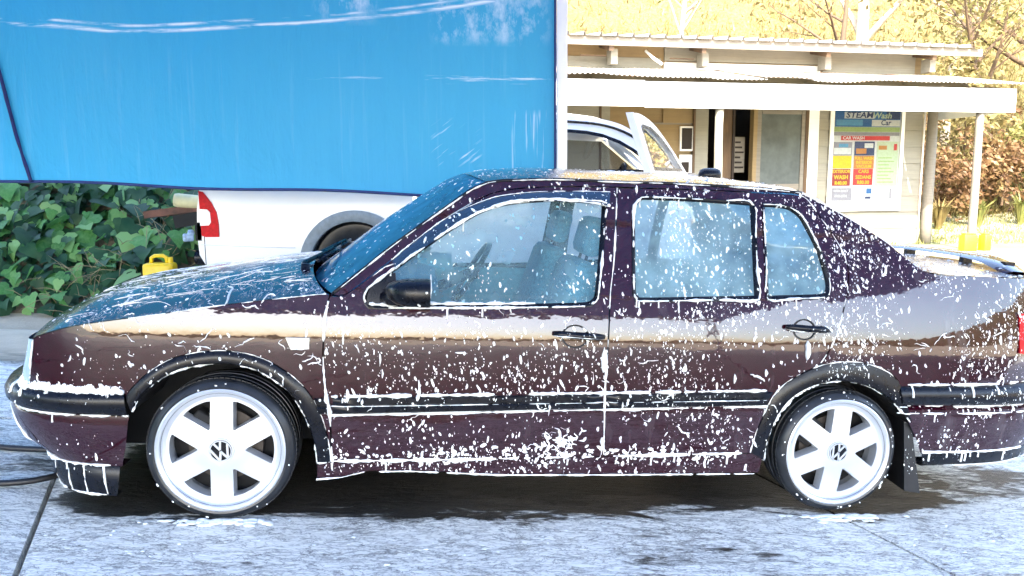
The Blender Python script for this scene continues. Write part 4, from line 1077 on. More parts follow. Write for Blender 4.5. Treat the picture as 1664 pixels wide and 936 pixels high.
follow([(-.80, .493), (-.55, .494), (-.345, .494)], .0095, 21., False, drip=.05); follow([(-.80, .500), (-.52, .502), (-.38, .50)], .008, 22., False, drip=.02)
follow([(-.89, .404), (-.6, .404), (-.335, .404)], .0058, 23., False, drip=.03); follow([(-.80, .194), (-.5, .196), (-.38, .196)], .0062, 24., False, drip=.05)
for xx in (-.68, -.60, -.53, -.45): follow([(xx, .19), (xx + .004, .13), (xx + .01, .072)], .0032, 25. + xx, False)
follow([(-.72, .072), (-.42, .070)], .0045, 26.5, False, jit=1.2)
follow([(-.86, .39), (-.82, .30), (-.73, .205)], .0042, 27., False)
follow([(-.714, .49), (-.702, .60), (-.688, .674)], .0045, 28., False)
for dz, r_ in ((.562, .0075), (.470, .0070), (.440, .0050)): follow([(2.72, dz), (3.0, dz + .001), (3.5, dz + .002)], r_, 29. + dz, False, drip=.03)
follow([(2.87, .262), (3.2, .262), (3.48, .262)], .0065, 31., False, drip=.05); follow([(2.89, .20), (3.4, .198)], .0045, 31.6, False)
follow([(1.255, .745), (1.35, .742), (1.455, .735)], .0030, 32.); follow([(2.20, .785), (2.40, .770)], .0030, 33.)
follow([(.245, .715), (.325, .712)], .004, 34.); follow([(.245, .675), (.325, .673)], .004, 34.5)
follow([(.776, .96), (.778, .87)], .004, 35.); follow([(.66, .862), (.77, .862)], .005, 36.)
for (x, z, Lz) in ((.59, .66, .05), (.60, .60, .035), (.47, .52, .05), (.74, .56, .07), (.735, .50, .02), (1.42, .60, .05), (1.46, .70, .10), (.45, .77, .07), (2.0, .60, .04), (2.3, .74, .08), (2.13, .62, .03), (1.25, .47, .05), (1.475, .33, .10), (1.30, .36, .05)):
    follow([(x, z), (x + .003, z - Lz * .5), (x + .001, z - Lz)], rnd.uniform(.004, .008), x * 9 + z)
for it in range(46):                                  # heavier splash low on the front door and clots along the sills
    a = rnd.uniform(0, 2 * pi); x, z = 1.28 + rnd.gauss(0, .06), .30 + rnd.gauss(0, .03)
    follow([(x, z), (x + .02 * cos(a), z + .018 * sin(a)), (x + .035 * cos(a + .5), z + .03 * sin(a + .5))], rnd.uniform(.002, .0055), it * 1.3)
for it in range(200):
    x = rnd.uniform(.42, 2.08); z = .24 + .012 * (x - .4) + rnd.gauss(0, .02); h = hit_side(x, z)
    if h: drop(h[0], h[1], rnd.uniform(.003, .009), rnd.uniform(1, 2.2), rnd.uniform(0, 3), .6)
for it in range(260):
    x = rnd.uniform(-.79, -.36); z = .492 + abs(rnd.gauss(0, .011)); h = hit_side(x, z)
    if h and h[0].y < .4: drop(h[0], h[1], rnd.uniform(.003, .010), rnd.uniform(1, 2.0), rnd.uniform(0, 3), .8)
for yy in [.16 + .05 * k for k in range(24)]:
    pass
# streaks along the bonnet
for it in range(130):
    x, y = rnd.uniform(-.68, .25), rnd.uniform(.14, 1.2); a = rnd.gauss(.25, .25); pts = [(x, y)]
    for k in range(rnd.randint(4, 12)):
        a += rnd.gauss(0, .22); x += .016 * cos(a); y += .016 * sin(a); pts.append((x, y))
    follow(pts, rnd.uniform(.0010, .0024), 60 + it, side=False)
foam = FD.build("foam", M['foam'], car); tag(foam, kind="stuff")
# foam left on the tyres
FW = MB()
def tyre_foam(w, n, seedv):
    r2 = random.Random(seedv); FD2 = MB()
    for k in range(n):
        a = r2.uniform(0, 2 * pi); rr_ = r2.uniform(.236, .262); p = Vector((rr_ * cos(a), -.004 + .3 * (rr_ - .24), rr_ * sin(a))); r = r2.uniform(.0015, .0042); s_ = r2.uniform(.5, 2.2)
        t = Vector((-sin(a), 0, cos(a))); b = Vector((cos(a), 0, sin(a))); vs = [p + t * r * s_ * cos(2 * pi * j / 6) + b * r * sin(2 * pi * j / 6) for j in range(6)] + [p + Vector((0, -r * .6, 0))]
        FD2.add(vs, [(j, (j + 1) % 6, 6) for j in range(6)])
    o = FD2.build("tyre_foam", M['foam'], w); tag(o, kind="stuff")
tyre_foam(w1, 14, 3); tyre_foam(w2, 45, 4)


# ================================================================== GROUND, DRIVEWAY, HILLS
def plane_z(X, Y): return .0041 - .0468 * ((X + 1.12) * cos(YAW) + (Y - 2.80) * sin(YAW))
def ground_z(X, Y):
    p = plane_z(max(-9, min(9, X)), max(-6, min(8, Y)))
    t = sstep(5.6, 9.5, Y); z = p * (1 - t) + .17 * t
    b = sstep(-9, -26, Y); z = z * (1 - b) + .25 * b
    s_ = sstep(8, 16, abs(X)); z = z * (1 - s_ * (1 - t)) + .0 * s_
    z += .45 * sstep(15, 21, Y)
    if Y < 3: z += .015 * noise.noise(Vector((X * .5, Y * .5, 0)))
    return z
def axis_pts(a, b, fa, fb, fine, coarse):
    out = [a]; 
    while out[-1] < b: out.append(out[-1] + (fine if fa <= out[-1] <= fb else coarse))
    return out
gx = axis_pts(-140, 140, -10, 14, .5, 8); gy = axis_pts(-140, 200, -8, 20, .5, 8)
mb = MB(); mb.grid([[(x, y, ground_z(x, y) - (.05 if (-14 < x < 7.5 and -8 < y < 6.6) else 0)) for x in gx] for y in gy])
tag(mb.build("ground", M['earth']), kind="structure")

# concrete slabs with recessed joints
J0 = (1.40, 3.0); JD = Vector((.13, -.30)).normalized()
def joint(k, Y): return J0[0] + 3.3 * k + (J0[1] - Y) * (.13 / .30) * 1.0
drive = bpy.data.objects.new("driveway", None)
root_slab = None
for r_, (ya, yb) in enumerate(((-7.6, 3.94), (3.96, 6.25))):
    for k in range(-5, 2):
        rows = []; ny, nx = (60, 24) if r_ == 0 else (16, 24)
        for j in range(ny + 1):
            Y = ya + (yb - ya) * j / ny; g_ = .012
            xa, xb = joint(k, Y) + g_, joint(k + 1, Y) - g_
            wob = lambda x, y: .006 * noise.noise(Vector((x * .9, y * .9, 2))) 
            row = []
            for i in range(nx + 1):
                x = xa + (xb - xa) * i / nx; e = min(i, nx - i, j, ny - j)
                row.append((x, Y, plane_z(x, Y) + wob(x, Y) + .004 * (k % 2) - (.010 if e == 0 else 0)))
            rows.append(row)
        mb = MB(); mb.grid(rows)
        lo = [[(p[0], p[1], p[2] - .10) for p in rows[0]], rows[0]]; mb.grid(lo)
        mb.grid([[(q_[0][0], q_[0][1], q_[0][2] - .10) for q_ in rows], [q_[0] for q_ in rows]], flip=True); mb.grid([[(q_[-1][0], q_[-1][1], q_[-1][2] - .10) for q_ in rows], [q_[-1] for q_ in rows]])
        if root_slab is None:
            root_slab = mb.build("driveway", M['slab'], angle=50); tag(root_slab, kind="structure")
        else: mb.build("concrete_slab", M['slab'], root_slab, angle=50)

def hill_z(X, Y): 
    base = 18.3 + .6 * sin(X * .35) + 1.2 * sstep(9, 13, X) - 2.0 * sstep(4, -8, X)
    d = max(0, Y - base); z = .45 + .62 * d + .25 * noise.noise(Vector((X * .35, Y * .35, 1))) * min(1, d) + .10 * noise.noise(Vector((X * 1.4, Y * 1.4, 5))) * min(1, d)
    return z - .25 * (1 if d == 0 else 0)
hx = axis_pts(-45, 60, -4, 22, .7, 4); hy = axis_pts(17, 75, 17, 34, .6, 4)
mb = MB(); mb.grid([[(x, y, hill_z(x, y)) for x in hx] for y in hy]); tag(mb.build("hill", M['hill']), kind="structure")
mb = MB(); mb.grid([[(x, -30 - y, -.3 + ground_z(0, -30) + .07 * y + (.5 + .02 * y) * noise.noise(Vector((x * .06, y * .12, 3))) * min(1, y * .2)) for x in range(-110, 111, 5)] for y in (-2, 0, 3, 6, 10, 15, 21, 28)], flip=True)
tag(mb.build("hill", M['hill']), kind="structure")  # unseen rise behind the camera, added for reflections in the car

mb = MB(); mb.grid([[(21 + d, -34 + 5 * j, -.4 + ground_z(21, 0) + .34 * d + (.5 + .03 * d) * noise.noise(Vector((d * .12, j * .5, 8))) * min(1, d * .2)) for d in (-2, 0, 3, 7, 12, 18, 26)] for j in range(10)])
tag(mb.build("hill", M['hill']), kind="structure")  # unseen hill on the right, added for the rear quarter's tan reflection

mb = MB(); mb.grid([[(-15 - d, -34 + 5 * j, -.4 + ground_z(-15, 0) + .42 * d + (.5 + .03 * d) * noise.noise(Vector((d * .12, j * .5, 2))) * min(1, d * .2)) for d in (-2, 0, 3, 7, 12, 18, 26)] for j in range(9)], flip=True)
tag(mb.build("hill", M['leafstuff']), kind="structure")  # unseen dark green hill, added to darken the front wing's reflection

# ================================================================== VINE BANK
def bank_base(X): return 6.85 - .10 * (X + 4.3) + (.25 * (X + 3.2) if X > -3.2 else 0) + .15 * noise.noise(Vector((X * .8, 0, 0)))
def bank_pt(X, s):
    y0 = max(6.45, bank_base(X)); y = y0 + s * .78; z = ground_z(X, y0) - .06 + s * .66 + .12 * noise.noise(Vector((X * 1.1, s * 1.3, 4))) * min(1, s * 2)
    return Vector((X, y, z))
mb = MB(); mb.grid([[bank_pt(-12 + .3 * i, -.15 + .2 * j) for i in range(40)] for j in range(26)])
bank = mb.build("bank", M['soil']); tag(bank, kind="structure")

def leaf_mesh(kind, seedv):
    r2 = random.Random(seedv)
    half = [(0, 0), (.18, -.12), (.40, -.06), (.56, .16), (.42, .34), (.30, .56), (.13, .82), (0, 1.08)]
    if kind == 1: half = [(0, 0), (.20, -.12), (.46, -.02), (.52, .22), (.36, .36), (.30, .60), (.14, .84), (0, 1.05)]
    vs = []; fs = []
    mid = [(0, .0), (0, .12), (0, .30), (0, .55), (0, .80), (0, 1.02)]
    curl = r2.uniform(.12, .42); fold = r2.uniform(-.12, .35); tw = r2.uniform(-.2, .2)
    def P3(x, y): return (x * (1 + r2.uniform(-.05, .05)), y - .3, fold * abs(x) - curl * (y - .35) ** 2 - .5 * curl * x * x * 2 + tw * x * y + r2.uniform(-.015, .015))
    cen = [P3(0, y) for _, y in mid]; vs += cen
    for sg in (1, -1):
        n = len(vs); vs += [P3(sg * x, y) for x, y in half[1:-1]]; m = [0, n, n + 1, n + 2, n + 3, n + 4, n + 5, 5]
        tri = [(0, n, 1), (n, n + 1, 1), (n + 1, n + 2, 1), (n + 2, 2, 1), (n + 2, n + 3, 2), (n + 3, 3, 2), (n + 3, n + 4, 3), (n + 4, n + 5, 4), (n + 4, 4, 3), (n + 5, 5, 4)]
        fs += [t if sg > 0 else t[::-1] for t in tri]
    me = bpy.data.meshes.new("leaf"); me.from_pydata(vs, [], fs); me.polygons.foreach_set("use_smooth", [True] * len(fs)); me.update(); return me
leaf_me = [leaf_mesh(k % 2, 40 + k) for k in range(6)]
for me in leaf_me: me.materials.append(M['leaf'])
vine = thing("vine", "broad-leaved green creeper covering the bank below the blue tarpaulin", "plant", tuple(bank_pt(-4.6, .6)))
bpy.context.view_layer.update()
vinv = vine.matrix_world.inverted()
rl = random.Random(5)
def leaf_rot(r2, base):
    n = Vector((r2.gauss(0, .5), -1.0 + r2.gauss(0, .35), .9 + r2.gauss(0, .5))).normalized(); d = Vector((r2.gauss(.25, .5), -.25, -1)).normalized()
    d = (d - n * d.dot(n)).normalized(); x = d.cross(n)
    return Matrix(((x.x, d.x, n.x), (x.y, d.y, n.y), (x.z, d.z, n.z)))
nleaf = 0
LS = MB()
cells = []
for i in range(1150):
    X = rl.uniform(-5.9, -1.4); s = rl.uniform(.02, 2.5); cells.append((X, s))
for (X, s) in cells:
    if -3.5 < X < -2.95 and s < .62: continue
    p = bank_pt(X, s); up = Vector((0, -.62, .78)); p = p + up * rl.uniform(.04, .20)
    size = rl.uniform(.10, .25) * (.75 if s < .35 else 1.0); R3 = leaf_rot(rl, p)
    vis = X > -5.4 and X < -2.3 and .05 < s < 2.2
    if vis and nleaf < 300:
        o = bpy.data.objects.new("leaf", rl.choice(leaf_me)); COL.objects.link(o); o.parent = vine
        Mx = R3.to_4x4(); Mx.translation = p; o.matrix_local = vinv @ (Mx @ Matrix.Diagonal((size, size, size, 1))); nleaf += 1
    else:
        me = rl.choice(leaf_me); LS.add([p + R3 @ (v.co * size) for v in me.vertices], [tuple(q_.vertices) for q_ in me.polygons])
for i in range(2600):
    X = rl.uniform(-11, -1.2); s = rl.uniform(-.02, 4.2)
    p = bank_pt(X, s) + Vector((0, -.62, .78)) * rl.uniform(0, .10); size = rl.uniform(.06, .18); R3 = leaf_rot(rl, p); me = rl.choice(leaf_me)
    LS.add([p + R3 @ (v.co * size) for v in me.vertices], [tuple(q_.vertices) for q_ in me.polygons])
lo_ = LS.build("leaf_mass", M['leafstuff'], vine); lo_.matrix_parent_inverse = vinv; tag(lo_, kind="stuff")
# dry stems and straw caught in the vine
SM = MB()
for i in range(330):
    X, s = (rl.gauss(-3.05, .35), rl.uniform(.5, 1.9)) if i < 200 else ((rl.gauss(-3.6, .35), rl.gauss(.35, .25)) if i < 330 else (rl.uniform(-5.5, -2.2), rl.uniform(.05, 2.2)))
    if -3.6 < X < -2.9 and s < .75: continue
    p = bank_pt(X, s) + Vector((0, -.62, .78)) * rl.uniform(.06, .24); d = Vector((rl.gauss(0, .7), rl.gauss(-.2, .3), rl.gauss(0, .6))).normalized() * rl.uniform(.08, .28)
    SM.tube([p, p + d * .5 + Vector((0, 0, .02)), p + d], [.004, .0035, .001], 3, cap=False)
so_ = SM.build("dry_stems", M['straw'], vine); so_.matrix_parent_inverse = vinv; tag(so_, kind="stuff")

# bits of litter in the vine
mb = MB(); mb.box((0, 0, 0), (.09, .05, .07), Matrix.Rotation(.5, 3, 'Z')); mb.box((.03, -.01, .04), (.05, .05, .05), Matrix.Rotation(.9, 3, 'X'))
o = mb.build("litter", simple("pale_blue_wrapper", (.35, .5, .8), .5, var=.4, scale=30), bevel=.012); o.location = (-2.90, 6.9, .82); tag(o, "crumpled pale blue wrapper caught in the vine below the tailgate", "litter")

# ================================================================== YELLOW CAN
def jerrycan():
    t = thing("jerrycan", "bright yellow plastic jerrycan on the ground below the open tailgate", "jerrycan", (-3.24, 7.05, .30), (0, 0, .12))
    mb = MB(); mb.box((0, 0, .14), (.27, .18, .28)); mb.build("can_body", M['yellow'], t, bevel=.03)
    mb = MB(); mb.tube([(-.075, 0, .27), (-.07, 0, .325), (-.04, 0, .345), (.03, 0, .345), (.06, 0, .33), (.07, 0, .27)], .018, 8); mb.build("handle", M['yellow'], t)
    mb = MB(); mb.lathe([(.0, .33), (.022, .33), (.024, .30), (.024, .27)], 14, axis='z', c=(.095, 0, 0)); mb.build("cap", M['yellow'], t)
    mb = MB(); mb.box((0, -.082, .14), (.13, .006, .14)); mb.build("panel", M['yellow'], t, bevel=.002)
jerrycan()

# ================================================================== TARPAULIN, ROPE, POST AND ADDED CANOPY
def tarp_y(X, Z): return 5.02 + .010 * sin(X * 5.1 + 2.0 * noise.noise(Vector((X, Z * .7, 4)))) * sstep(1.2, 2.6, Z) + .045 * sin(X * 1.3 + .4) * (.4 + .6 * sstep(2.9, 1.3, Z)) + .02 * noise.noise(Vector((X * 1.2, Z * 1.0, 2)))
def tarp_bottom(X): return 1.222 + (-.76 - X) * .0395 + .008 * sin(X * 4)
tw = thing("tarpaulin", "bright blue tarpaulin wall with white crease marks and navy bottom hem", "tarpaulin")
rows = []; xs_ = [-5.6 + (5.6 + .285) * i / 110 for i in range(111)]
for j in range(41):
    row = []
    for x in xs_:
        z0 = tarp_bottom(x); z = z0 + (2.92 - z0) * j / 40; row.append((x, tarp_y(x, z), z))
    rows.append(row)
mb = MB(); mb.grid(rows); mb.grid([[(p[0], p[1] + .006, p[2]) for p in r_] for r_ in rows], flip=True); mb.build("sheet", M['tarp'], tw)
mb = MB(); mb.tube([(x, tarp_y(x, tarp_bottom(x)) + .002, tarp_bottom(x) - .004) for x in xs_], .010, 8); mb.build("bottom_hem", M['hem'], tw)
mb = MB(); mb.tube([(.285, tarp_y(.285, z), z) for z in [1.19 + .1 * k for k in range(18)]], .008, 6); mb.build("side_hem", M['hem'], tw)
mb = MB(); rp = [(-3.50, 2.92), (-3.46, 2.75), (-3.40, 2.58), (-3.33, 2.42), (-3.305, 2.33), (-3.29, 2.22), (-3.265, 2.10), (-3.235, 1.95), (-3.20, 1.75), (-3.16, 1.55), (-3.12, 1.40), (-3.10, 1.31)]
P = [(x + .006 * noise.noise(Vector((0, z * 6, 0))), tarp_y(x, z) - .022, z) for x, z in [(p.x, p.y) for p in smooth_line(rp, 5)]]
mb.tube(P, [.011 + .005 * noise.noise(Vector((0, p[2] * 9, 3))) for p in P], 8)
rope = mb.build("rope", M['rope']); tag(rope, "dark navy rope hanging down the left side of the blue tarpaulin", "rope")
mb = MB(); mb.tube([(-3.30 + .03 * cos(a), tarp_y(-3.3, 2.32) - .028, 2.32 + .022 * sin(a)) for a in [k * .7 for k in range(10)]], .010, 6); ko = mb.build("knot", M['rope'], rope)

cp = thing("post_and_added_canopy", "white steel post at the right edge of the tarpaulin with an added shade canopy", "post_and_added_canopy", (.325, 5.0, ground_z(.325, 5.0)))
bpy.context.view_layer.update()
ci = cp.matrix_world.inverted()
def cpart(mb, name, mat, **k):
    o = mb.build(name, mat, cp, **k); o.matrix_parent_inverse = ci; return o
def cpost(x, y):
    z = ground_z(x, y); mb = MB(); mb.box((x, y, (z + 3.0) / 2 - .01), (.064, .064, 3.0 - z)); mb.box((x, y, z + .01), (.16, .16, .02)); cpart(mb, "post", M['white'], bevel=.004)
for x, y in ((.325, 5.0), (-9.4, 5.0), (5.6, 5.0), (-9.4, -5.8), (5.6, -5.8)): cpost(x, y)  # only the first post is in view; the rest carry the added canopy
for y in (5.0, 1.2, -2.6, -5.8):
    mb = MB(); mb.box((-1.9, y, 3.04), (15.4, .06, .10)); cpart(mb, "beam", M['white'], smooth=False)
for i in range(16):
    xa = -9.7 + i * .98; mb = MB(); n = 42
    mb.grid([[(xa + .99 * k / n, y, 3.13 + (.004 if i % 2 else 0) + .012 * cos(2 * pi * k / 6)) for k in range(n + 1)] for y in (-6.2, 5.35 if i > 7 else 7.7)]); cpart(mb, "roof_sheet", M['shade'])  # added canopy out of view: shades the car and shapes its reflections

# ================================================================== WHITE UTE
ute = thing("pickup_truck", "white double-cab pickup parked behind the tarpaulin with tailgate down and front door open", "pickup truck", (0, 5.9, .30))
UZ = -.30
def upoly(name, poly, holes=(), mat=None, parent=None, y=0.0, lean=0.0, z0=.95, flange=.06, step=.12, round_=.0, side=1):
    V, T, loops = fill2d(poly, holes, step)
    def yy(z): return y + lean * max(0, z - z0) + .12 * max(0, .75 - z) ** 2
    vs = [(p.x, yy(p.y), p.y + UZ) for p in V]; fs = list(T)
    for lp in loops:
        n = len(vs); vs += [vs[i] for i in lp]; m = len(lp); n2 = len(vs); vs += [(vs[i][0], vs[i][1] + flange, vs[i][2]) for i in lp]
        fs += [(n + i, n2 + i, n2 + (i + 1) % m, n + (i + 1) % m) for i in range(m)]
    return put(name, vs, fs, mat or M['ute'], parent or ute)
arc = [(-1.2 + .42 * cos(a), .66 + .42 * sin(a)) for a in [pi * k / 14 for k in range(15)]]
bed = [(-2.375, 1.46), (-.82, 1.46), (-.82, .50), (-.78, .50)] 
bed = [(-2.37, 1.27), (-2.365, 1.46), (-.75, 1.46), (-.75, .52), (-.775, .52)] + arc + [(-1.63, .52), (-2.24, .52), (-2.33, .62), (-2.40, .75), (-2.41, .92), (-2.40, 1.1)]
upoly("bed_side", bed, y=0)
mb = MB(); mb.tube([(-2.385, -.001 + .12 * .75 * 0, .83 + UZ), (-1.66, -.001, .80 + UZ)], .004, 5); mb.build("body_crease", M["ute"], ute)
mb = MB(); mb.tube([(-2.355, -.001, z + UZ) for z in (.60, .80, 1.0)], .003, 5); mb.build("panel_gap", M["trim"], ute)
mb = MB(); mb.grid([[(-2.36, 1.62, UZ + z), (-.75, 1.62, UZ + z)] for z in (.5, 1.46)]); mb.grid([[(-2.36, .05, UZ + .82), (-2.36, 1.60, UZ + .82)], [(-.76, .05, UZ + .82), (-.76, 1.60, UZ + .82)]], flip=True); mb.grid([[(-.76, .0, UZ + z), (-.76, 1.6, UZ + z)] for z in (.5, 1.46)])
mb.grid([[(-2.36, .06, UZ + 1.455), (-2.36, 0, UZ + 1.46)], [(-.76, .06, UZ + 1.455), (-.76, 0, UZ + 1.46)]])
mb.build("load_bed", M['ute'], ute, smooth=False)
mb = MB(); A = [(-1.2 + .425 * cos(a), .66 + .425 * sin(a)) for a in [pi * (-.10 + 1.2 * k / 28) for k in range(29)]]; B = [(-1.2 + .345 * cos(a), .655 + .345 * sin(a)) for a in [pi * (-.10 + 1.2 * k / 28) for k in range(29)]]
mb.grid([[(a[0], .0, a[1] + UZ), (a[0], -.045, a[1] + UZ), ((a[0] * .5 + b[0] * .5), -.06, (a[1] + b[1]) / 2 + UZ), (b[0], -.045, b[1] + UZ), (b[0], .10, b[1] + UZ)] for a, b in zip(A, B)]); mb.build("wheel_arch", M['arch'], ute, angle=50)
mb = MB(); mb.grid([[(b[0], .0, b[1] + UZ), (b[0], .5, b[1] + UZ)] for b in B]); mb.add([(b[0], .5, b[1] + UZ) for b in B], [tuple(range(len(B)))]); mb.build("wheel_well", M['dark'], ute, smooth=False)
def uwheel(x):
    mb = MB(); mb.lathe([(.19, .03), (.24, .0), (.32, .0), (.35, .03), (.352, .10), (.35, .2), (.30, .23), (.19, .22)], 40, c=(x, .03, .655 + UZ)); w = mb.build("wheel", M['rubber'], ute, angle=40)
    mb = MB(); mb.lathe([(0, .04), (.05, .03), (.07, .06), (.15, .07), (.18, .04), (.195, .03)], 32, c=(x, .03, .655 + UZ)); mb.build("rim", M['steel'], w)
    return w
uwheel(-1.2); uwheel(1.62)
# tail lamp
def red_panel(name, poly, mat, y, par, fl=.05): 
    return upoly(name, poly, mat=mat, y=y, parent=par, flange=fl, step=.06)
lamp = red_panel("tail_lamp", [(-2.378, 1.238), (-2.345, 1.232), (-2.285, 1.15), (-2.25, 1.075), (-2.238, .985), (-2.240, .888), (-2.34, .888), (-2.372, .90)], M['red'], -.012, ute)
lamp2 = red_panel("lamp_lens", [(-2.376, 1.102), (-2.316, 1.098), (-2.296, 1.075), (-2.293, 1.0), (-2.310, .978), (-2.376, .975)], simple("clear_lens", (.78, .78, .76), .15, var=.15, scale=60, coat=1.0, sc=(1, 1, .4)), -.020, lamp, .008)
mb = MB(); mb.box((-2.40, .25, .93 + UZ), (.05, .5, .14)); mb.box((-2.42, .85, .72 + UZ), (.05, 1.4, .10)); mb.build("rear_panel", M['dark'], ute, smooth=False)
# tailgate folded down: seen edge on
tg = MB(); tg.bar((-2.40, .85, 1.085 + UZ + .03), (-2.87, .85, 1.035 + UZ + .02), 1.45, .055); tgo = tg.build("tailgate", M['rust'], ute, smooth=False)
tg = MB(); tg.bar((-2.43, .10, 1.03 + UZ), (-2.62, .10, 1.00 + UZ), .03, .10); tg.build("tailgate_hinge", M['dark'], tgo, smooth=False)
mb = MB(); mb.lathe([(.055, -.10), (.06, -.10), (.064, .05), (.048, .06), (.045, -.02), (.0, -.02)], 20, axis='x', c=(-2.37, .12, .72 + UZ)); o = mb.build("bumper_end", M['trim'], ute, angle=40)
mb = MB(); mb.bar((-2.33, .10, .72 + UZ), (-2.25, .05, .60 + UZ), .10, .14); mb.build("rear_bumper", M['trim'], ute, bevel=.02)
# cab
cab = [(-.72, 1.46), (-.70, 1.66), (-.62, 1.80), (-.35, 1.84), (.05, 1.83), (.44, 1.80), (.63, 1.775), (.80, 1.735), (.90, 1.69), (.99, 1.62), (1.12, 1.52), (1.30, 1.36), (1.33, 1.28), (1.30, .52), (.3, .50), (-.72, .50)]
win1 = [(-.02, 1.36), (.02, 1.685), (.45, 1.682), (.58, 1.67), (.70, 1.645), (.83, 1.595), (.93, 1.535), (1.03, 1.46), (1.14, 1.36)]
win2 = [(-.60, 1.38), (-.56, 1.64), (-.50, 1.68), (-.10, 1.685), (-.12, 1.36)]
upoly("cab_side", smooth_poly(cab, 50), [win1, win2], y=.0, lean=.24, z0=1.3)
mb = MB(); 
for poly in (win1, win2):
    Q = inset_poly(poly, -.004); Q2 = inset_poly(poly, .022); n = len(Q); yl = lambda z: .24 * max(0, z - 1.3)
    mb.add([(p.x, yl(p.y) - .006, p.y + UZ) for p in Q] + [(p.x, yl(p.y) - .006, p.y + UZ) for p in Q2], [(i, (i + 1) % n, n + (i + 1) % n, n + i) for i in range(n)])
mb.build("window_rubber", M['trim'], ute, smooth=False)
V, T, lp = fill2d(win2, (), .2); put("rear_glass", [(p.x, .24 * max(0, p.y - 1.3) + .01, p.y + UZ) for p in V], T, M['tint'], ute)
top = [(-.62, 1.80), (-.35, 1.842), (.05, 1.832), (.44, 1.802), (.63, 1.777), (.80, 1.737), (.90, 1.692)]
mb = MB(); mb.grid([[(x, yl_, z + UZ + .05 * (1 - abs(2 * k / 10 - 1) ** 2)) for k in range(11) for yl_ in (.12 + 1.34 * k / 10,)] for x, z in top], flip=True); mb.build("cab_roof", M['ute'], ute)
strip_pts = [(-.6, 1.755), (.0, 1.77), (.44, 1.745), (.68, 1.72), (.86, 1.665), (1.01, 1.575), (1.14, 1.475)]
mb = MB(); mb.tube([(p.x, .24 * (p.y - 1.3) - .006, p.y + UZ) for p in smooth_line(strip_pts, 4)], .010, 6); mb.build("roof_gutter", M['trim'], ute)
mb = MB(); mb.grid([[(x + .05 * (1 - abs(2 * k / 8 - 1) ** 2), .10 + 1.40 * k / 8, z + UZ) for k in range(9)] for x, z in ((.90, 1.69), (1.10, 1.54), (1.34, 1.33))], flip=True); mb.build("windscreen", M['tint'], ute)
mb = MB(); mb.grid([[(x, 1.60 - .24 * max(0, z - 1.3), z + UZ) for x in (-.7, 1.33)] for z in (.5, 1.34)])
for a, b in (((1.33, 1.34), (.86, 1.72)), ((-.06, 1.34), (-.06, 1.76)), ((-.66, 1.34), (-.6, 1.78))): mb.bar((a[0], 1.58, a[1] + UZ), (b[0], 1.50, b[1] + UZ), .07, .07)
mb.bar((-.6, 1.50, 1.78 + UZ), (.86, 1.50, 1.70 + UZ), .07, .07); mb.build("far_side", M['ute'], ute, smooth=False)
for q4 in (((-.66, 1.36), (-.10, 1.36), (-.10, 1.74), (-.60, 1.74)), ((-.02, 1.36), (1.22, 1.36), (.84, 1.68), (-.02, 1.72))):
    put('far_window', [(x, 1.55 - .20 * max(0, z - 1.36), z + UZ) for x, z in q4], [(0, 1, 2, 3)], M['tint'], ute, smooth=False)
fpoly = [(1.30, 1.34), (1.6, 1.31), (1.9, 1.25), (2.12, 1.18), (2.16, 1.0), (2.16, .6), (2.06, .55)] + [(1.62 + .42 * cos(a), .66 + .42 * sin(a)) for a in [pi * k / 12 for k in range(13)]] + [(1.19, .52)]
upoly("front_wing", fpoly, y=.0)
mb = MB(); mb.grid([[(x, .02 + 1.56 * k / 8, z + UZ + .04 * (1 - abs(2 * k / 8 - 1) ** 2)) for k in range(9)] for x, z in ((1.32, 1.34), (1.6, 1.31), (1.9, 1.24), (2.12, 1.17), (2.18, 1.0), (2.18, .55))], flip=True); mb.build("bonnet", M['ute'], ute)
def upad(name, c, d, mat, rot=0, bev=.03):
    mb = MB(); mb.box(c, d, Matrix.Rotation(radians(rot), 3, 'Y')); return mb.build(name, mat, ute, bevel=bev)
for y_ in (.42, 1.18):
    upad("seat", (.28, y_, 1.12 + UZ), (.16, .5, .62), M['trim'], 12, .05); upad("headrest", (.36, y_, 1.48 + UZ), (.10, .26, .16), M['trim'], 10)
upad("dashboard", (1.12, .8, 1.24 + UZ), (.3, 1.4, .18), M['trim'], 0)
mb = MB(); mb.tube([Vector((.86, .42, 1.27 + UZ)) + Vector((.06 * sin(a), .18 * cos(a), .16 * sin(a))) for a in [2 * pi * k / 24 for k in range(25)]], .016, 6, cap=False); mb.build("steering_wheel", M['trim'], ute)
# open front door: hinged at the A pillar, swung towards the car wash
hinge = Vector((1.335, -.02, 0)); da = radians(62)
dvec = Vector((-cos(da), -sin(da), 0)); dn = Vector((-dvec.y, dvec.x, 0))
DW = 1.0
dpoly = [(0.0, .60), (0.0, 1.33), (.17, 1.47), (.36, 1.60), (.55, 1.69), (.78, 1.735), (.96, 1.735), (1.0, 1.70), (1.03, 1.30), (1.04, .60)]
dwin = [(.14, 1.36), (.30, 1.50), (.48, 1.60), (.66, 1.655), (.86, 1.665), (.90, 1.65), (.925, 1.36)]
V, T, loops = fill2d(smooth_poly(dpoly, 50), [dwin], .12)
def dp(u, z, o_=0): q_ = hinge + dvec * (u * .86) + dn * (o_ - .36 * max(0, z - 1.2)); return (q_.x, q_.y, z + UZ)
vs = [dp(p.x, p.y) for p in V]; fs = list(T); n0 = len(vs); vs += [dp(p.x, p.y, .05) for p in V]; fs += [tuple(i + n0 for i in t[::-1]) for t in T]
for lp in loops:
    m = len(lp); fs += [(lp[i], lp[(i + 1) % m], n0 + lp[(i + 1) % m], n0 + lp[i]) for i in range(m)]
door_o = put("front_door", vs, fs, M['ute'], ute, smooth=False)
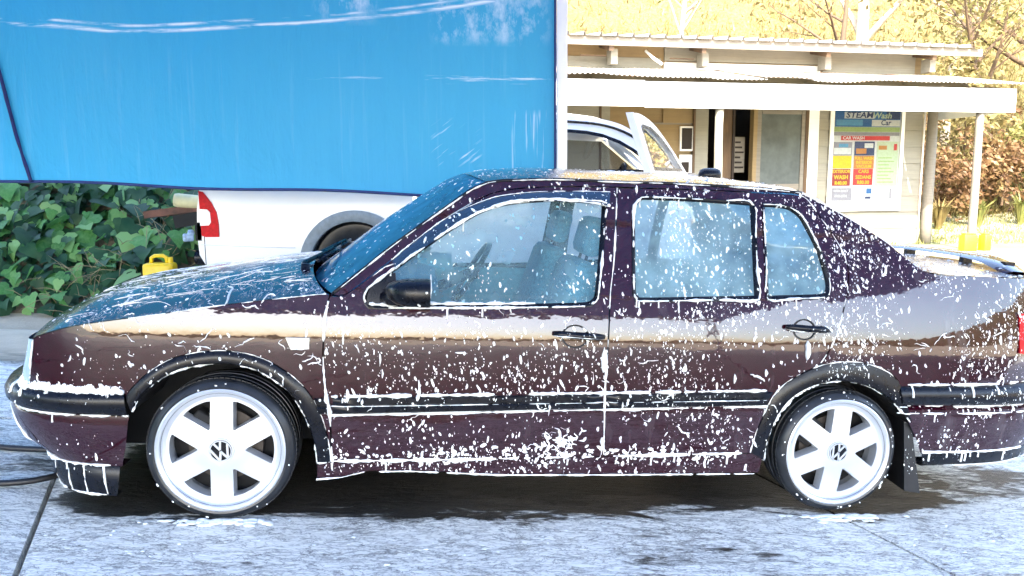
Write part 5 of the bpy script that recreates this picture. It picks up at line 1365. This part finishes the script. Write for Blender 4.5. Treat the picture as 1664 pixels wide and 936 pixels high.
V, T, lp = fill2d(dwin, (), .2); put("door_glass", [dp(p.x, p.y, .03) for p in V], T, M['glass_far'], door_o)
Q = inset_poly(dwin, -.003); Q2 = inset_poly(dwin, .022); n = len(Q); mb = MB()
for oo in (-.004, .054): mb.add([dp(p.x, p.y, oo) for p in Q] + [dp(p.x, p.y, oo) for p in Q2], [(i, (i + 1) % n, n + (i + 1) % n, n + i) for i in range(n)])
mb.build("window_rubber", M['trim'], door_o, smooth=False)
mb = MB(); mb.box((1.46, -.18, 1.33 + UZ), (.17, .10, .10), Matrix.Rotation(.2, 3, 'Z')); mb.build("door_mirror", M['trim'], door_o, bevel=.04)
mb = MB(); mb.bar((1.28, -.04, 1.30 + UZ), (1.42, -.14, 1.30 + UZ), .05, .03); mb.build("mirror_arm", M['trim'], door_o, smooth=False)
# cream bottle lying on the tailgate
mb = MB(); mb.lathe([(0, -.13), (.05, -.125), (.055, -.10), (.055, .05), (.03, .09), (.018, .10), (.018, .135), (.0, .136)], 18, axis='x')
b_ = mb.build("bottle", M['cream']); b_.location = (-2.50, 6.05, 1.155); b_.rotation_euler = (0, .12, .15); tag(b_, "cream plastic bottle lying on the rusty open tailgate", "bottle")
mb = MB(); mb.box((0, 0, 0), (.06, .10, .10), Matrix.Rotation(.3, 3, 'X')); mb.box((.03, 0, .04), (.04, .07, .06), Matrix.Rotation(-.4, 3, 'Y')); o = mb.build("rag", M['white'], bevel=.02); o.location = (-2.51, 6.32, 1.20); tag(o, "white rag bundled behind the cream bottle on the tailgate", "rag")

# black hose at the left
mb = MB(); P = smooth_line([(-3.4, 3.35), (-2.7, 3.12), (-2.30, 3.02), (-2.02, 3.06), (-1.92, 3.22), (-2.05, 3.42), (-2.4, 3.45), (-3.2, 3.62)], 8)
mb.tube([(p.x, p.y, plane_z(p.x, p.y) + .018 + .0) for p in P], .014, 8); h_ = mb.build("hose", M['black']); tag(h_, "black water hose lying on the wet concrete by the front bumper", "hose")

# suds lying on the slab: low domes piled round the tyres and strung out along the run-off
SB = MB(); rb_ = random.Random(19)
def suds(X, Y, r):
    z = plane_z(X, Y) + .003; k = 8; a0 = rb_.uniform(0, 6); el = rb_.uniform(1.0, 2.2); vs = []
    for ring, (f, h) in enumerate(((1.0, -.004), (.75, .22), (.4, .38))):
        for j in range(k):
            a = a0 + 2 * pi * j / k; q_ = rb_.uniform(.82, 1.18); vs.append((X + r * f * q_ * el * cos(a), Y + r * f * q_ * sin(a), z + r * h))
    vs.append((X, Y, z + r * .42)); fs = []
    for ring in range(2):
        for j in range(k): fs.append((ring * k + j, ring * k + (j + 1) % k, (ring + 1) * k + (j + 1) % k, (ring + 1) * k + j))
    fs += [(2 * k + j, 2 * k + (j + 1) % k, 3 * k) for j in range(k)]; SB.add(vs, fs)
cmw = car.matrix_world
for (xc, n) in ((0.0, 90), (2.475, 110)):
    for i in range(n):
        p = cmw @ Vector((xc + rb_.gauss(.02, .10), -.004 - abs(rb_.gauss(0, .022)), 0)); suds(p.x, p.y, rb_.uniform(.006, .016))
for i in range(160):
    x = rb_.uniform(-1.0, 3.4); c_ = noise.noise(Vector((x * 2.2, 4, 1))); y = -.10 - abs(rb_.gauss(0, .22)) + .08 * c_
    p = cmw @ Vector((x, y, 0)); suds(p.x, p.y, rb_.uniform(.002, .006) * (1 + .8 * max(0, c_)))
tag(SB.build("suds", M['foam']), kind="stuff")

# ================================================================== HUT
HA = radians(11.6)
hut = thing("hut", "cream weatherboard hut with white fascia and tin veranda roof", "hut", (.8214, 11.0, .17), (0, 0, HA))
HZ = -.17                                             # local z = world z + HZ
def hb(name, u0, u1, v0, v1, z0, z1, mat, parent=None, bevel=None, mb=None):
    m_ = mb or MB(); m_.box(((u0 + u1) / 2, (v0 + v1) / 2, (z0 + z1) / 2 + HZ), (u1 - u0, v1 - v0, z1 - z0))
    return m_.build(name, mat, parent or hut, smooth=False if not bevel else True, bevel=bevel)
WV = 1.5
# weatherboards: each plank its own piece, leaning out a little at the lower edge
def planks(u0, u1, z0, z1, h, mat, v=WV, name="siding_board", cuts=()):
    z = z0
    while z < z1 - .02:
        zt = min(z1, z + h); mb = MB()
        a = [(u0, v - .022, z), (u1, v - .022, z), (u1, v + .02, z), (u0, v + .02, z), (u0, v - .006, zt - .004), (u1, v - .006, zt - .004), (u1, v + .02, zt - .004), (u0, v + .02, zt - .004)]
        mb.add([(p[0], p[1], p[2] + HZ) for p in a], [(0, 1, 5, 4), (0, 3, 2, 1), (4, 5, 6, 7), (1, 2, 6, 5), (0, 4, 7, 3)])
        mb.build(name, mat, hut, smooth=False); z = zt
P0, P1, PZ0, PZ1 = 5.08, 6.47, .80, 2.50              # price board window
planks(4.86, P0 - .03, .17, 2.95, .285, M['board'])
planks(P1 + .03, 6.90, .17, 2.95, .285, M['board'])
planks(P0 - .03, P1 + .03, .17, PZ0 - .03, .285, M['board']); planks(P0 - .03, P1 + .03, PZ1 + .03, 2.95, .285, M['board'])
planks(-2.4, .92, .17, 2.95, .40, M['board'], name="siding_board"); planks(1.10, 2.52, .17, 2.95, .80, M['boardw'])
hb("cover_strip", .92, .955, WV - .03, WV, .17, 2.95, M['barkd']); hb("cover_strip", .955, 1.10, WV - .02, WV + .01, .17, 2.95, M['board'])
planks(2.0, 2.53, 2.255, 2.95, .7, M['boardw'], v=WV - .03, name="wall_panel")
hb("wall_batten", 1.75, 2.53, WV - .045, WV - .022, 2.23, 2.26, M['grey'])
# walls behind the boards
hb("wall", -2.4, 2.52, WV + .02, WV + .12, .17, 2.95, M['boardw']); hb("wall", 4.84, 6.9, WV + .02, WV + .12, .17, 2.95, M['board'])
hb("side_wall", 6.80, 6.9, WV + .13, 6.4, .17, 3.2, M['board']); hb("side_wall", -2.4, -2.3, WV + .13, 6.4, .17, 3.2, M['board']); hb("back_wall", -2.3, 6.8, 6.3, 6.4, .17, 3.0, M['board'])
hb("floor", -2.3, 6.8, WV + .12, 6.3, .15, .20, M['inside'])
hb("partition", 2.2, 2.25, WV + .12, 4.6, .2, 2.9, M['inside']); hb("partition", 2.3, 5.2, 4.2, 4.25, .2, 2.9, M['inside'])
# meter box and the small window by the door post
mo = hb("meter_box", 2.30, 2.52, WV - .07, WV - .022, 1.80, 2.20, M['trimw']); hb("meter_door", 2.325, 2.50, WV - .082, WV - .071, 1.83, 2.17, M['inside'], mo)
mo = hb("meter_box", 2.30, 2.52, WV - .06, WV - .022, 1.20, 1.74, M['trimw']); hb("meter_door", 2.33, 2.46, WV - .072, WV - .061, 1.24, 1.62, M['inside'], mo)
# posts and door frame
hb("door_post", 2.54, 2.78, WV - .10, WV + .12, .17, 2.95, M['board'], bevel=.01)
mb = MB(); mb.box((2.535, WV - .07, 1.5 + HZ), (.03, .06, 2.7)); mb.build("edge_strip", M['barkd'], hut, smooth=False)
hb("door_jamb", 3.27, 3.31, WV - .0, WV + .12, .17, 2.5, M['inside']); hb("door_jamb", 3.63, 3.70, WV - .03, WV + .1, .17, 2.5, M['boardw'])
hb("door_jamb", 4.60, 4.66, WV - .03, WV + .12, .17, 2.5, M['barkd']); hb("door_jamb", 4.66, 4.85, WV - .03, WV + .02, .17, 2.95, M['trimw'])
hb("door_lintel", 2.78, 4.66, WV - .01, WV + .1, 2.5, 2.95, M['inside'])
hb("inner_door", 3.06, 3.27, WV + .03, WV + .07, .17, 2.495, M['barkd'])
sd = hb("screen_door", 3.70, 4.60, WV + .0, WV + .04, .17, 2.49, M['doorg'])
hb("door_rail", 3.70, 3.78, WV - .018, WV - .003, .17, 2.49, M['grey'], sd); hb("door_rail", 4.53, 4.60, WV - .018, WV - .003, .17, 2.49, M['grey'], sd); hb("door_rail", 3.79, 4.52, WV - .018, WV - .003, 2.42, 2.49, M['grey'], sd); hb("door_rail", 3.79, 4.52, WV - .018, WV - .003, 1.15, 1.25, M['grey'], sd)
mb = MB(); mb.box((3.74, WV - .035, 1.2 + HZ), (.02, .03, .12)); mb.build("handle", M['steel'], sd, bevel=.004)
nt_ = hb("notice", 3.40, 3.60, WV + .20, WV + .21, 1.45, 2.05, M['grey'])
for k in range(6):
    hb("notice_line", 3.42, 3.58 - .03 * (k % 3), WV + .192, WV + .199, 1.52 + .085 * k, 1.55 + .085 * k, M['inside'], nt_)
# veranda posts: round poles
def pole(u, v, z0, z1, r, mat, lean=0.0, name="veranda_post"):
    mb = MB(); P = [(u + lean * t + .012 * noise.noise(Vector((u, t * 3, 1))), v, z0 + HZ + (z1 - z0) * t) for t in [k / 8 for k in range(9)]]
    mb.tube(P, [r * (1.08 - .12 * k / 8 + .05 * noise.noise(Vector((u, k * .7, 5)))) for k in range(9)], 12); return mb.build(name, mat, hut)
pole(2.30, .06, .17, 2.40, .062, M['board']); pole(6.755, .06, .17, 2.40, .060, M['grey'], .0); pole(7.02, WV - .10, .17, 2.95, .085, M['grey'], name="corner_post")
pole(-2.2, .06, .17, 2.40, .06, M['grey'])
mb = MB(); mb.tube([(6.915, WV - .03, .17 + HZ), (6.915, WV - .03, 2.9 + HZ)], .018, 8); mb.build("downpipe", M['trimw'], hut)
# fascia
hb("fascia_board", -2.6, 1.10, -.03, .0, 2.36, 2.725, M['trimw'], bevel=.004); hb("fascia_board", 1.106, 7.31, -.034, -.004, 2.345, 2.712, M['trimw'], bevel=.004)
hb("end_fascia", 7.285, 7.312, -.002, 1.6, 2.36, 2.70, M['trimw'])
# veranda roof: corrugated sheets, each its own piece
def sheet(name, u0, u1, v0, z0, v1, z1, mat, pitch=.076, amp=.011, lift=0.0, sag=0.0, skew=0.0):
    n = int((u1 - u0) / pitch * 6); rows = []
    for j in range(7):
        t = j / 6; row = []
        for k in range(n + 1):
            u = u0 + (u1 - u0) * k / n + skew * (1 - t)
            row.append((u, v0 + (v1 - v0) * t, z0 + (z1 - z0) * t + HZ + lift + amp * cos(2 * pi * (u - skew * (1 - t)) / pitch) + sag * noise.noise(Vector((u * 1.1, t, 3))) * (1 - t)))
        rows.append(row)
    mb = MB(); mb.grid(rows); return mb.build(name, mat, hut)
rs = random.Random(3); u = -2.7; i = 0
while u < 7.15:
    u1 = min(7.34, u + .82); sheet("veranda_roof_sheet", u, u1 + .03, -.13, 2.755 + rs.uniform(-.012, .016), WV + .02, 3.10, M['tin'], lift=.012 * (i % 2) + .01, sag=.035, skew=.10 if u > 6 else 0.0); u += .80; i += 1
for v, z in ((.25, 2.70), (.9, 2.86)): hb("purlin", -2.6, 7.25, v, v + .05, z, z + .07, M['grey'])
for u in (-1.2, .6, 2.4, 4.2, 6.0, 7.15): 
    mb = MB(); mb.bar((u, .02, 2.62 + HZ), (u, WV, 2.96 + HZ), .05, .10); mb.build("rafter", M['grey'], hut, smooth=False)
# upper wall and main roof
hb("upper_wall", -2.4, 6.9, WV + .12, WV + .18, 2.95, 3.55, M['boardw'])
hb("upper_board", -2.4, 2.0, WV + .085, WV + .118, 3.02, 3.30, M['board']); hb("upper_board", 2.06, 4.9, WV + .085, WV + .118, 3.02, 3.24, M['trimw']); hb("upper_board", 2.06, 4.9, WV + .08, WV + .118, 3.262, 3.50, M['board']); hb("upper_board", 4.95, 6.75, WV + .09, WV + .118, 3.02, 3.50, M['board'])
EV = 1.05
hb("eave_board", -2.6, 7.62, EV, EV + .03, 3.385, 3.505, M['grey'])
for u in (.98, 2.52, 4.72, 6.72):
    mb = MB(); mb.bar((u, EV + .032, 3.37 + HZ), (u, WV + .10, 3.50 + HZ), .07, .12); mb.build("rafter_end", M['barkd'], hut, smooth=False)
    hb("rafter_block", u + .05, u + .16, EV + .2, EV + .42, 3.14, 3.37, M['board'])
hb("gutter_bracket", .55, .98, EV + .28, EV + .30, 3.265, 3.285, M['barkd']); hb("gutter_bracket", 2.05, 2.46, EV + .28, EV + .30, 3.25, 3.27, M['barkd'])
u = -2.7; i = 0
def rib_sheet(u0, u1):
    rows = []; pat = []
    pitch = .262; k = u0
    while k < u1 - .01:
        pat += [(k, 0), (k + .05, 0.0), (k + .065, .050), (k + .085, .055), (k + .10, .0)]; k += pitch
    pat.append((u1, 0))
    mb = MB(); mb.grid([[(a, v, z + b + HZ) for a, b in pat] for v, z in ((EV - .06, 3.515), (6.6, 4.25))]); return mb.build("roof_sheet", M['tin2'], hut, smooth=False)
while u < 7.5:
    rib_sheet(u, min(7.66, u + .786)); u += .786
mb = MB(); mb.tube([(1.62, EV + .25, 3.36 + HZ), (1.70, EV + .1, 3.22 + HZ), (1.80, EV + .0, 3.12 + HZ)], .022, 6); mb.build("conduit", M['trimw'], hut)

# price board on the wall
pb = thing("price_board", "framed car wash price poster on the hut wall in blue, red and yellow", "poster", tuple(hut.matrix_basis @ Vector((0, 0, 0))), (0, 0, 0))
bpy.context.view_layer.update()
pb.matrix_world = hut.matrix_world @ Matrix.Translation(((P0 + P1) / 2, WV - .03, PZ0 + HZ))
def flat(name, col, emis=None): return simple(name, col, .5, var=.10, scale=25)
C_ = {'white': flat("print_white", (.80, .80, .78)), 'blue': flat("print_blue", (.03, .16, .42)), 'sky': flat("print_light_blue", (.12, .38, .62)), 'green': flat("print_green", (.42, .55, .20)), 'lime': flat("print_pale_green", (.62, .72, .50)), 'red': flat("print_red", (.70, .03, .03)), 'yellow': flat("print_yellow", (.85, .62, .01)), 'orange': flat("print_orange", (.62, .25, .05)), 'navy': flat("print_navy", (.03, .05, .16)), 'grey': flat("print_grey", (.35, .33, .38)), 'brown': flat("print_dark_red", (.38, .03, .02))}
W_, H_ = P1 - P0, PZ1 - PZ0
def pbx(name, x0, x1, z0, z1, col, d, parent=None, t=.006):
    mb = MB(); mb.box(((x0 + x1) / 2 - W_ / 2, -d - t / 2, (z0 + z1) / 2), (x1 - x0, t, z1 - z0)); return mb.build(name, C_[col] if isinstance(col, str) else col, parent or pb, smooth=False)
bd = pbx("backing_board", 0, W_, 0, H_, 'white', -.012, t=.012)
for a in ((-.03, .04, -.03, H_ + .03), (W_ - .035, W_ + .03, -.03, H_ + .03), (.041, W_ - .036, -.03, .025), (.041, W_ - .036, H_ - .01, H_ + .03)): pbx("frame", *a, M['trimw'], 0, t=.03)
def text(s, x, z, size, col, d, parent, bold=.0, shear=0.0, align='CENTER', sx=1.0):
    cu = bpy.data.curves.new("lettering", 'FONT'); cu.body = s; cu.size = size; cu.align_x = align; cu.align_y = 'CENTER'; cu.extrude = .0012; cu.offset = bold; cu.shear = shear; cu.resolution_u = 2
    o = bpy.data.objects.new("lettering", cu); COL.objects.link(o); o.parent = parent; o.location = (x - W_ / 2, -d, z); o.rotation_euler = (pi / 2, 0, 0); o.scale = (sx, 1, 1); cu.materials.append(C_[col])
    bpy.context.view_layer.update(); me = bpy.data.meshes.new_from_object(o.evaluated_get(bpy.context.evaluated_depsgraph_get())); n = bpy.data.objects.new("lettering", me); COL.objects.link(n); n.parent = parent; n.location = o.location; n.rotation_euler = o.rotation_euler; n.scale = o.scale
    bpy.data.objects.remove(o); return n
hd = pbx("header", .07, W_ - .05, 1.42, 1.69, 'blue', .002)
pbx("header_patch", .09, .60, 1.44, 1.54, 'sky', .009, hd, .003); pbx("header_patch", 1.06, W_ - .06, 1.55, 1.68, 'navy', .009, hd, .003); pbx("header_patch", .78, W_ - .06, 1.43, 1.54, 'white', .009, hd, .003); pbx("header_patch", .24, .82, 1.56, 1.67, 'white', .009, hd, .003)
text("STEAM", .53, 1.615, .135, 'navy', .0145, hd, .003, .15, sx=1.3); text("Wash", .97, 1.61, .14, 'lime', .0145, hd, .003, .15, sx=1.15); text("Car", 1.05, 1.49, .13, 'navy', .0145, hd, .002, .1)
pbx("green_strip", .06, W_ - .05, 1.335, 1.415, 'green', .002); pbx("dark_strip", .06, W_ - .05, 1.27, 1.33, 'grey', .002)
rs_ = pbx("red_strip", .20, W_ - .24, 1.19, 1.265, 'red', .003); text("CAR WASH", .44, 1.227, .075, 'white', .011, rs_, .0015, sx=1.1)
c1 = pbx("price_panel", .05, .42, .93, 1.16, 'grey', .002); pbx("photo_patch", .07, .40, .95, 1.06, 'white', .009, c1, .003); pbx("photo_patch", .16, .34, 1.07, 1.13, 'sky', .009, c1, .003)
c2 = pbx("price_panel", .47, .86, .93, 1.17, 'navy', .002); pbx("photo_patch", .50, .70, .96, 1.05, 'orange', .009, c2, .003); pbx("photo_patch", .66, .83, 1.06, 1.14, 'white', .009, c2, .003)
pbx("price_panel", .05, .42, .71, .925, 'yellow', .003); r1 = pbx("price_panel", .05, .41, .41, .70, 'brown', .003); r2 = pbx("price_panel", .47, .85, .42, .70, 'red', .003); o2 = pbx("price_panel", .47, .86, .705, .925, 'orange', .003)
text("EXTERIOR", .23, .655, .075, 'yellow', .011, r1, .002); text("WASH", .23, .555, .095, 'yellow', .011, r1, .003); text("R40.00", .23, .455, .085, 'yellow', .011, r1, .003)
text("FULL WASH", .665, .88, .07, 'yellow', .011, o2, .002); text("INTERIOR", .665, .81, .07, 'yellow', .011, o2, .002); text("VACUUM", .665, .742, .07, 'yellow', .011, o2, .002)
text("CARS", .665, .655, .085, 'yellow', .011, r2, .002); text("SEDANS", .665, .555, .085, 'yellow', .011, r2, .002); text("R80.00", .665, .465, .085, 'yellow', .011, r2, .002)
c3 = pbx("price_panel", .91, W_ - .06, .40, 1.17, 'lime', .002); pbx("photo_patch", .94, 1.10, 1.03, 1.10, 'orange', .009, c3, .003); pbx("photo_patch", 1.24, 1.30, 1.02, 1.13, 'red', .009, c3, .003)
for k in range(8): pbx("print_line", .94, 1.26 - .05 * (k % 3), .46 + .06 * k, .478 + .06 * k, 'green', .009, c3, .002)
c4 = pbx("footer", .05, .45, .15, .37, 'grey', .002); text("OPEN DAILY", .24, .32, .05, 'white', .0095, c4, .001); text("7AM-5PM", .24, .23, .06, 'white', .0095, c4, .001)
c5 = pbx("footer", .46, W_ - .06, .17, .37, 'white', .003); pbx("photo_patch", .74, .84, .27, .36, 'blue', .010, c5, .003); pbx("photo_patch", .72, .83, .18, .22, 'navy', .010, c5, .003); pbx("photo_patch", 1.20, 1.24, .18, .36, 'grey', .010, c5, .003)
mb = MB(); mb.grid([[(-W_ / 2 + .03, -.026, .02), (W_ / 2 - .03, -.026, .02)], [(-W_ / 2 + .03, -.026, H_ - .0), (W_ / 2 - .03, -.026, H_ - .0)]])
mb.build("pane", glass_mat("poster_glass", (.62, .64, .63), .03, gloss=1.25, foam=0), pb, smooth=False)

# yellow blocks at the foot of the corner post
def hw(u, v): p = hut.matrix_world @ Vector((u, v, 0)); return p
p = hw(6.57, -.08); mb = MB(); mb.box((0, 0, .13), (.24, .14, .26)); mb.box((0, -.0, .272), (.20, .10, .03)); o = mb.build("block", M['yellow'], bevel=.015); o.location = (p.x, p.y, .17); o.rotation_euler = (0, 0, HA); tag(o, "wide yellow block on the left of the outer veranda post", "block")
p = hw(6.90, -.06); mb = MB(); mb.box((0, 0, .13), (.13, .14, .26)); mb.box((0, 0, .272), (.09, .10, .03)); o = mb.build("block", M['yellow'], bevel=.015); o.location = (p.x, p.y, .16); o.rotation_euler = (0, 0, HA + .1); tag(o, "narrow yellow block on the right of the outer veranda post", "block")

# ================================================================== HILLSIDE PLANTS
def grow(base, h, r, seedv, lean=(0, 0), nb=7, spread=.45, wig=.05):
    """a tapered trunk with limbs -> (mesh builder, twig ends)"""
    r2 = random.Random(seedv); mb = MB(); ends = []
    def limb(p, d, L_, r0, lvl):
        n = 6; P = [Vector(p)]; dd = Vector(d).normalized()
        for k in range(n):
            dd = (dd + Vector((r2.gauss(0, wig), r2.gauss(0, wig), r2.gauss(0, wig) + .02))).normalized(); P.append(P[-1] + dd * L_ / n)
        mb.tube(P, [r0 * (1 - .75 * k / n) for k in range(n + 1)], 8 if lvl == 0 else 5, cap=False); ends.append(P[-1])
        if lvl < 2:
            for b in range(nb if lvl == 0 else 4):
                t = r2.uniform(.35 if lvl == 0 else .25, .98); i = min(n - 1, int(t * n)); q_ = P[i].lerp(P[i + 1], t * n - i); a = r2.uniform(0, 2 * pi)
                nd = (dd * r2.uniform(.4, .9) + Vector((cos(a), sin(a), r2.uniform(-.1, .4))) * spread * 1.6).normalized(); limb(q_, nd, L_ * r2.uniform(.32, .55), r0 * (1 - .7 * t) * .55, lvl + 1)
    limb(base, Vector((lean[0], lean[1], 1)), h, r, 0); return mb, ends
def crown(ends, n, spread, size, seedv, mat, parent, name="crown"):
    r2 = random.Random(seedv); mb = MB()
    for i in range(n):
        e = r2.choice(ends); p = e + Vector((r2.gauss(0, spread), r2.gauss(0, spread), r2.gauss(0, spread * .8))); a = Vector((r2.gauss(0, 1), r2.gauss(0, 1), r2.gauss(0, 1))).normalized(); b = a.orthogonal().normalized(); c = a.cross(b); s = size * r2.uniform(.5, 1.3)
        mb.add([p - b * s * .4, p + c * s, p + b * s * .4, p - c * s * .6 + a * s * .2], [(0, 1, 2), (0, 2, 3)])
    o = mb.build(name, mat, parent, smooth=False); return tag(o, kind="stuff")
def tree(X, Y, h, r, seedv, mat, label, leafmat, nleaf, spread=.5, size=.10, lean=(0, 0), nb=7, z=None):
    z = hill_z(X, Y) if z is None else z; t = thing("tree", label, "tree", (X, Y, z - .15), group="trees on the hillside")
    mb, ends = grow((0, 0, 0), h, r, seedv, lean, nb); mb.build("trunk", mat, t); crown(ends, nleaf, spread, size, seedv + 1, leafmat, t); return t
tree(9.15, 20.8, 7.5, .24, 1, M['bark'], "tall pale-trunked tree rising straight behind the middle of the hut roof", M['dryleaf'], 1500, lean=(.02, .05), nb=5)
tree(8.25, 20.5, 6.0, .13, 2, M['barkd'], "slim brown tree just left of the tall pale trunk", M['dryleaf'], 1500, lean=(.0, .05))
tree(12.2, 22.0, 6.5, .14, 3, M['bark'], "slender pale tree above the right end of the hut roof", M['greenleaf'], 1800, lean=(.03, .0))
tree(12.3, 19.2, 4.8, .20, 4, M['barkd'], "crooked dark-limbed tree at the right edge above the veranda end", M['dryleaf'], 2200, lean=(-.35, 0), nb=9, spread=.6)
tree(4.6, 22.5, 6.0, .12, 8, M['bark'], "thin bare sapling above the left part of the hut roof", M['greenleaf'], 1700, lean=(.05, 0))
tree(14.8, 21.2, 6.2, .22, 5, M['barkd'], "broad leaning tree at the far right of the hillside", M['greenleaf'], 2600, lean=(-.15, 0), nb=9, spread=.7)
# fallen branches on the slope
def branch(X, Y, L_, ang, seedv, label):
    mb, ends = grow((0, 0, 0), L_, .045, seedv, (0, 0), 4, .35); z = hill_z(X, Y)
    o = mb.build("branch", M['barkd']); o.location = (X, Y, z + .12); o.rotation_euler = (radians(-32), radians(ang), 0); tag(o, label, "branch")
branch(5.3, 19.3, 2.6, 58, 21, "long dry branch lying slantwise on the slope left of the slim brown tree")
branch(10.2, 20.0, 2.2, -62, 22, "dry fallen branch on the slope right of the tall pale trunk")
branch(11.1, 20.3, 1.8, 70, 23, "short dry branch under the slender pale tree")
# shrubs by the right of the hut
def shrub(X, Y, r, h, n, mat, label, seedv, size=.09, z=None):
    z = ground_z(X, Y) if z is None else z; t = thing("shrub", label, "shrub", (X, Y, z)); mb, ends = grow((0, 0, -.05), h * .7, .03, seedv, (0, 0), 9, .9, .12); mb.build("stem", M['barkd'], t)
    r2 = random.Random(seedv); E_ = [Vector((r2.gauss(0, r * .45), r2.gauss(0, r * .45), abs(r2.gauss(h * .5, h * .26)))) for k in range(40)]; crown(E_, n, r * .16, size, seedv, mat, t, "foliage")
shrub(9.6, 17.6, 1.0, 1.9, 2600, M['brownleaf'], "reddish brown shrub beyond the veranda, left of the outer post", 31, z=hill_z(9.6, 17.6) + .15)
shrub(11.6, 18.3, 1.0, 1.8, 2600, M['brownleaf'], "rusty brown shrub beyond the veranda, right of the outer post", 32, z=.75)
shrub(11.0, 18.8, 1.2, 3.0, 2600, M['dryleaf'], "tall straw-coloured bush rising behind the brown shrubs", 33, .11, z=1.3)
shrub(13.2, 18.6, 1.2, 2.3, 2600, M['greenleaf'], "bright yellow-green bush at the right edge of the picture", 34, .11, z=.8)
# clumps of long yellow-green blades
def clump(X, Y, h, seedv, label, mat='greenleaf', n=60):
    r2 = random.Random(seedv); mb = MB()
    for i in range(n):
        a = r2.uniform(0, 2 * pi); d = Vector((cos(a), sin(a), 0)); sp_ = r2.uniform(.15, .75); b = d.cross(Vector((0, 0, 1))); w_ = .022; P = [d * .04, d * h * sp_ * .4 + Vector((0, 0, h * .6)), d * h * sp_ + Vector((0, 0, h * r2.uniform(.55, .95)))]
        mb.add([P[0] - b * w_, P[0] + b * w_, P[1] - b * w_, P[1] + b * w_, P[2]], [(0, 1, 3, 2), (2, 3, 4)])
    o = mb.build("grass_clump", M[mat], smooth=False); o.location = (X, Y, ground_z(X, Y) if Y < 17 else max(ground_z(X, Y), hill_z(X, Y))); tag(o, label, "plant"); return o
clump(10.3, 17.0, .7, 41, "spiky yellow-green clump left of the outer veranda post"); clump(11.35, 17.2, .8, 42, "tall spiky green clump right of the outer veranda post"); clump(12.4, 17.4, .9, 43, "low pale clump near the right edge behind the veranda", 'dryleaf'); clump(9.2, 16.6, .8, 44, "small straw clump beside the hut corner post", 'dryleaf')
# dry scrub over the whole slope, short grass at its foot
GS = MB(); rg = random.Random(77)
for i in range(30000):
    X = rg.uniform(-3, 20); Y = 18.4 + abs(rg.gauss(0, 1)) * 5.5; z = hill_z(X, Y); cl = noise.noise(Vector((X * .9, Y * .9, 6)))
    h = rg.uniform(.10, .42) * (1 + .9 * max(0, cl)); a = rg.uniform(0, 2 * pi); b = Vector((cos(a), sin(a), 0)) * rg.uniform(.012, .04); l = Vector((rg.gauss(0, .5), rg.gauss(-.25, .4), 1)).normalized() * h; p = Vector((X, Y, z - .03))
    GS.add([p - b, p + b, p + l * .6 + b * .6, p + l], [(0, 1, 2), (0, 2, 3)])
tag(GS.build("dry_scrub", M['dryleaf'], smooth=False), kind="stuff")
GS = MB()
for i in range(9000):
    X = rg.uniform(6.2, 17); Y = rg.uniform(13.6, 18.8); z = ground_z(X, Y); h = rg.uniform(.04, .15); a = rg.uniform(0, 2 * pi); b = Vector((cos(a), sin(a), 0)) * .012; l = Vector((rg.gauss(0, .4), rg.gauss(0, .4), 1)).normalized() * h; p = Vector((X, Y, z - .01))
    GS.add([p - b, p + b, p + l], [(0, 1, 2)])
tag(GS.build("grass", M['greenleaf'], smooth=False), kind="stuff")
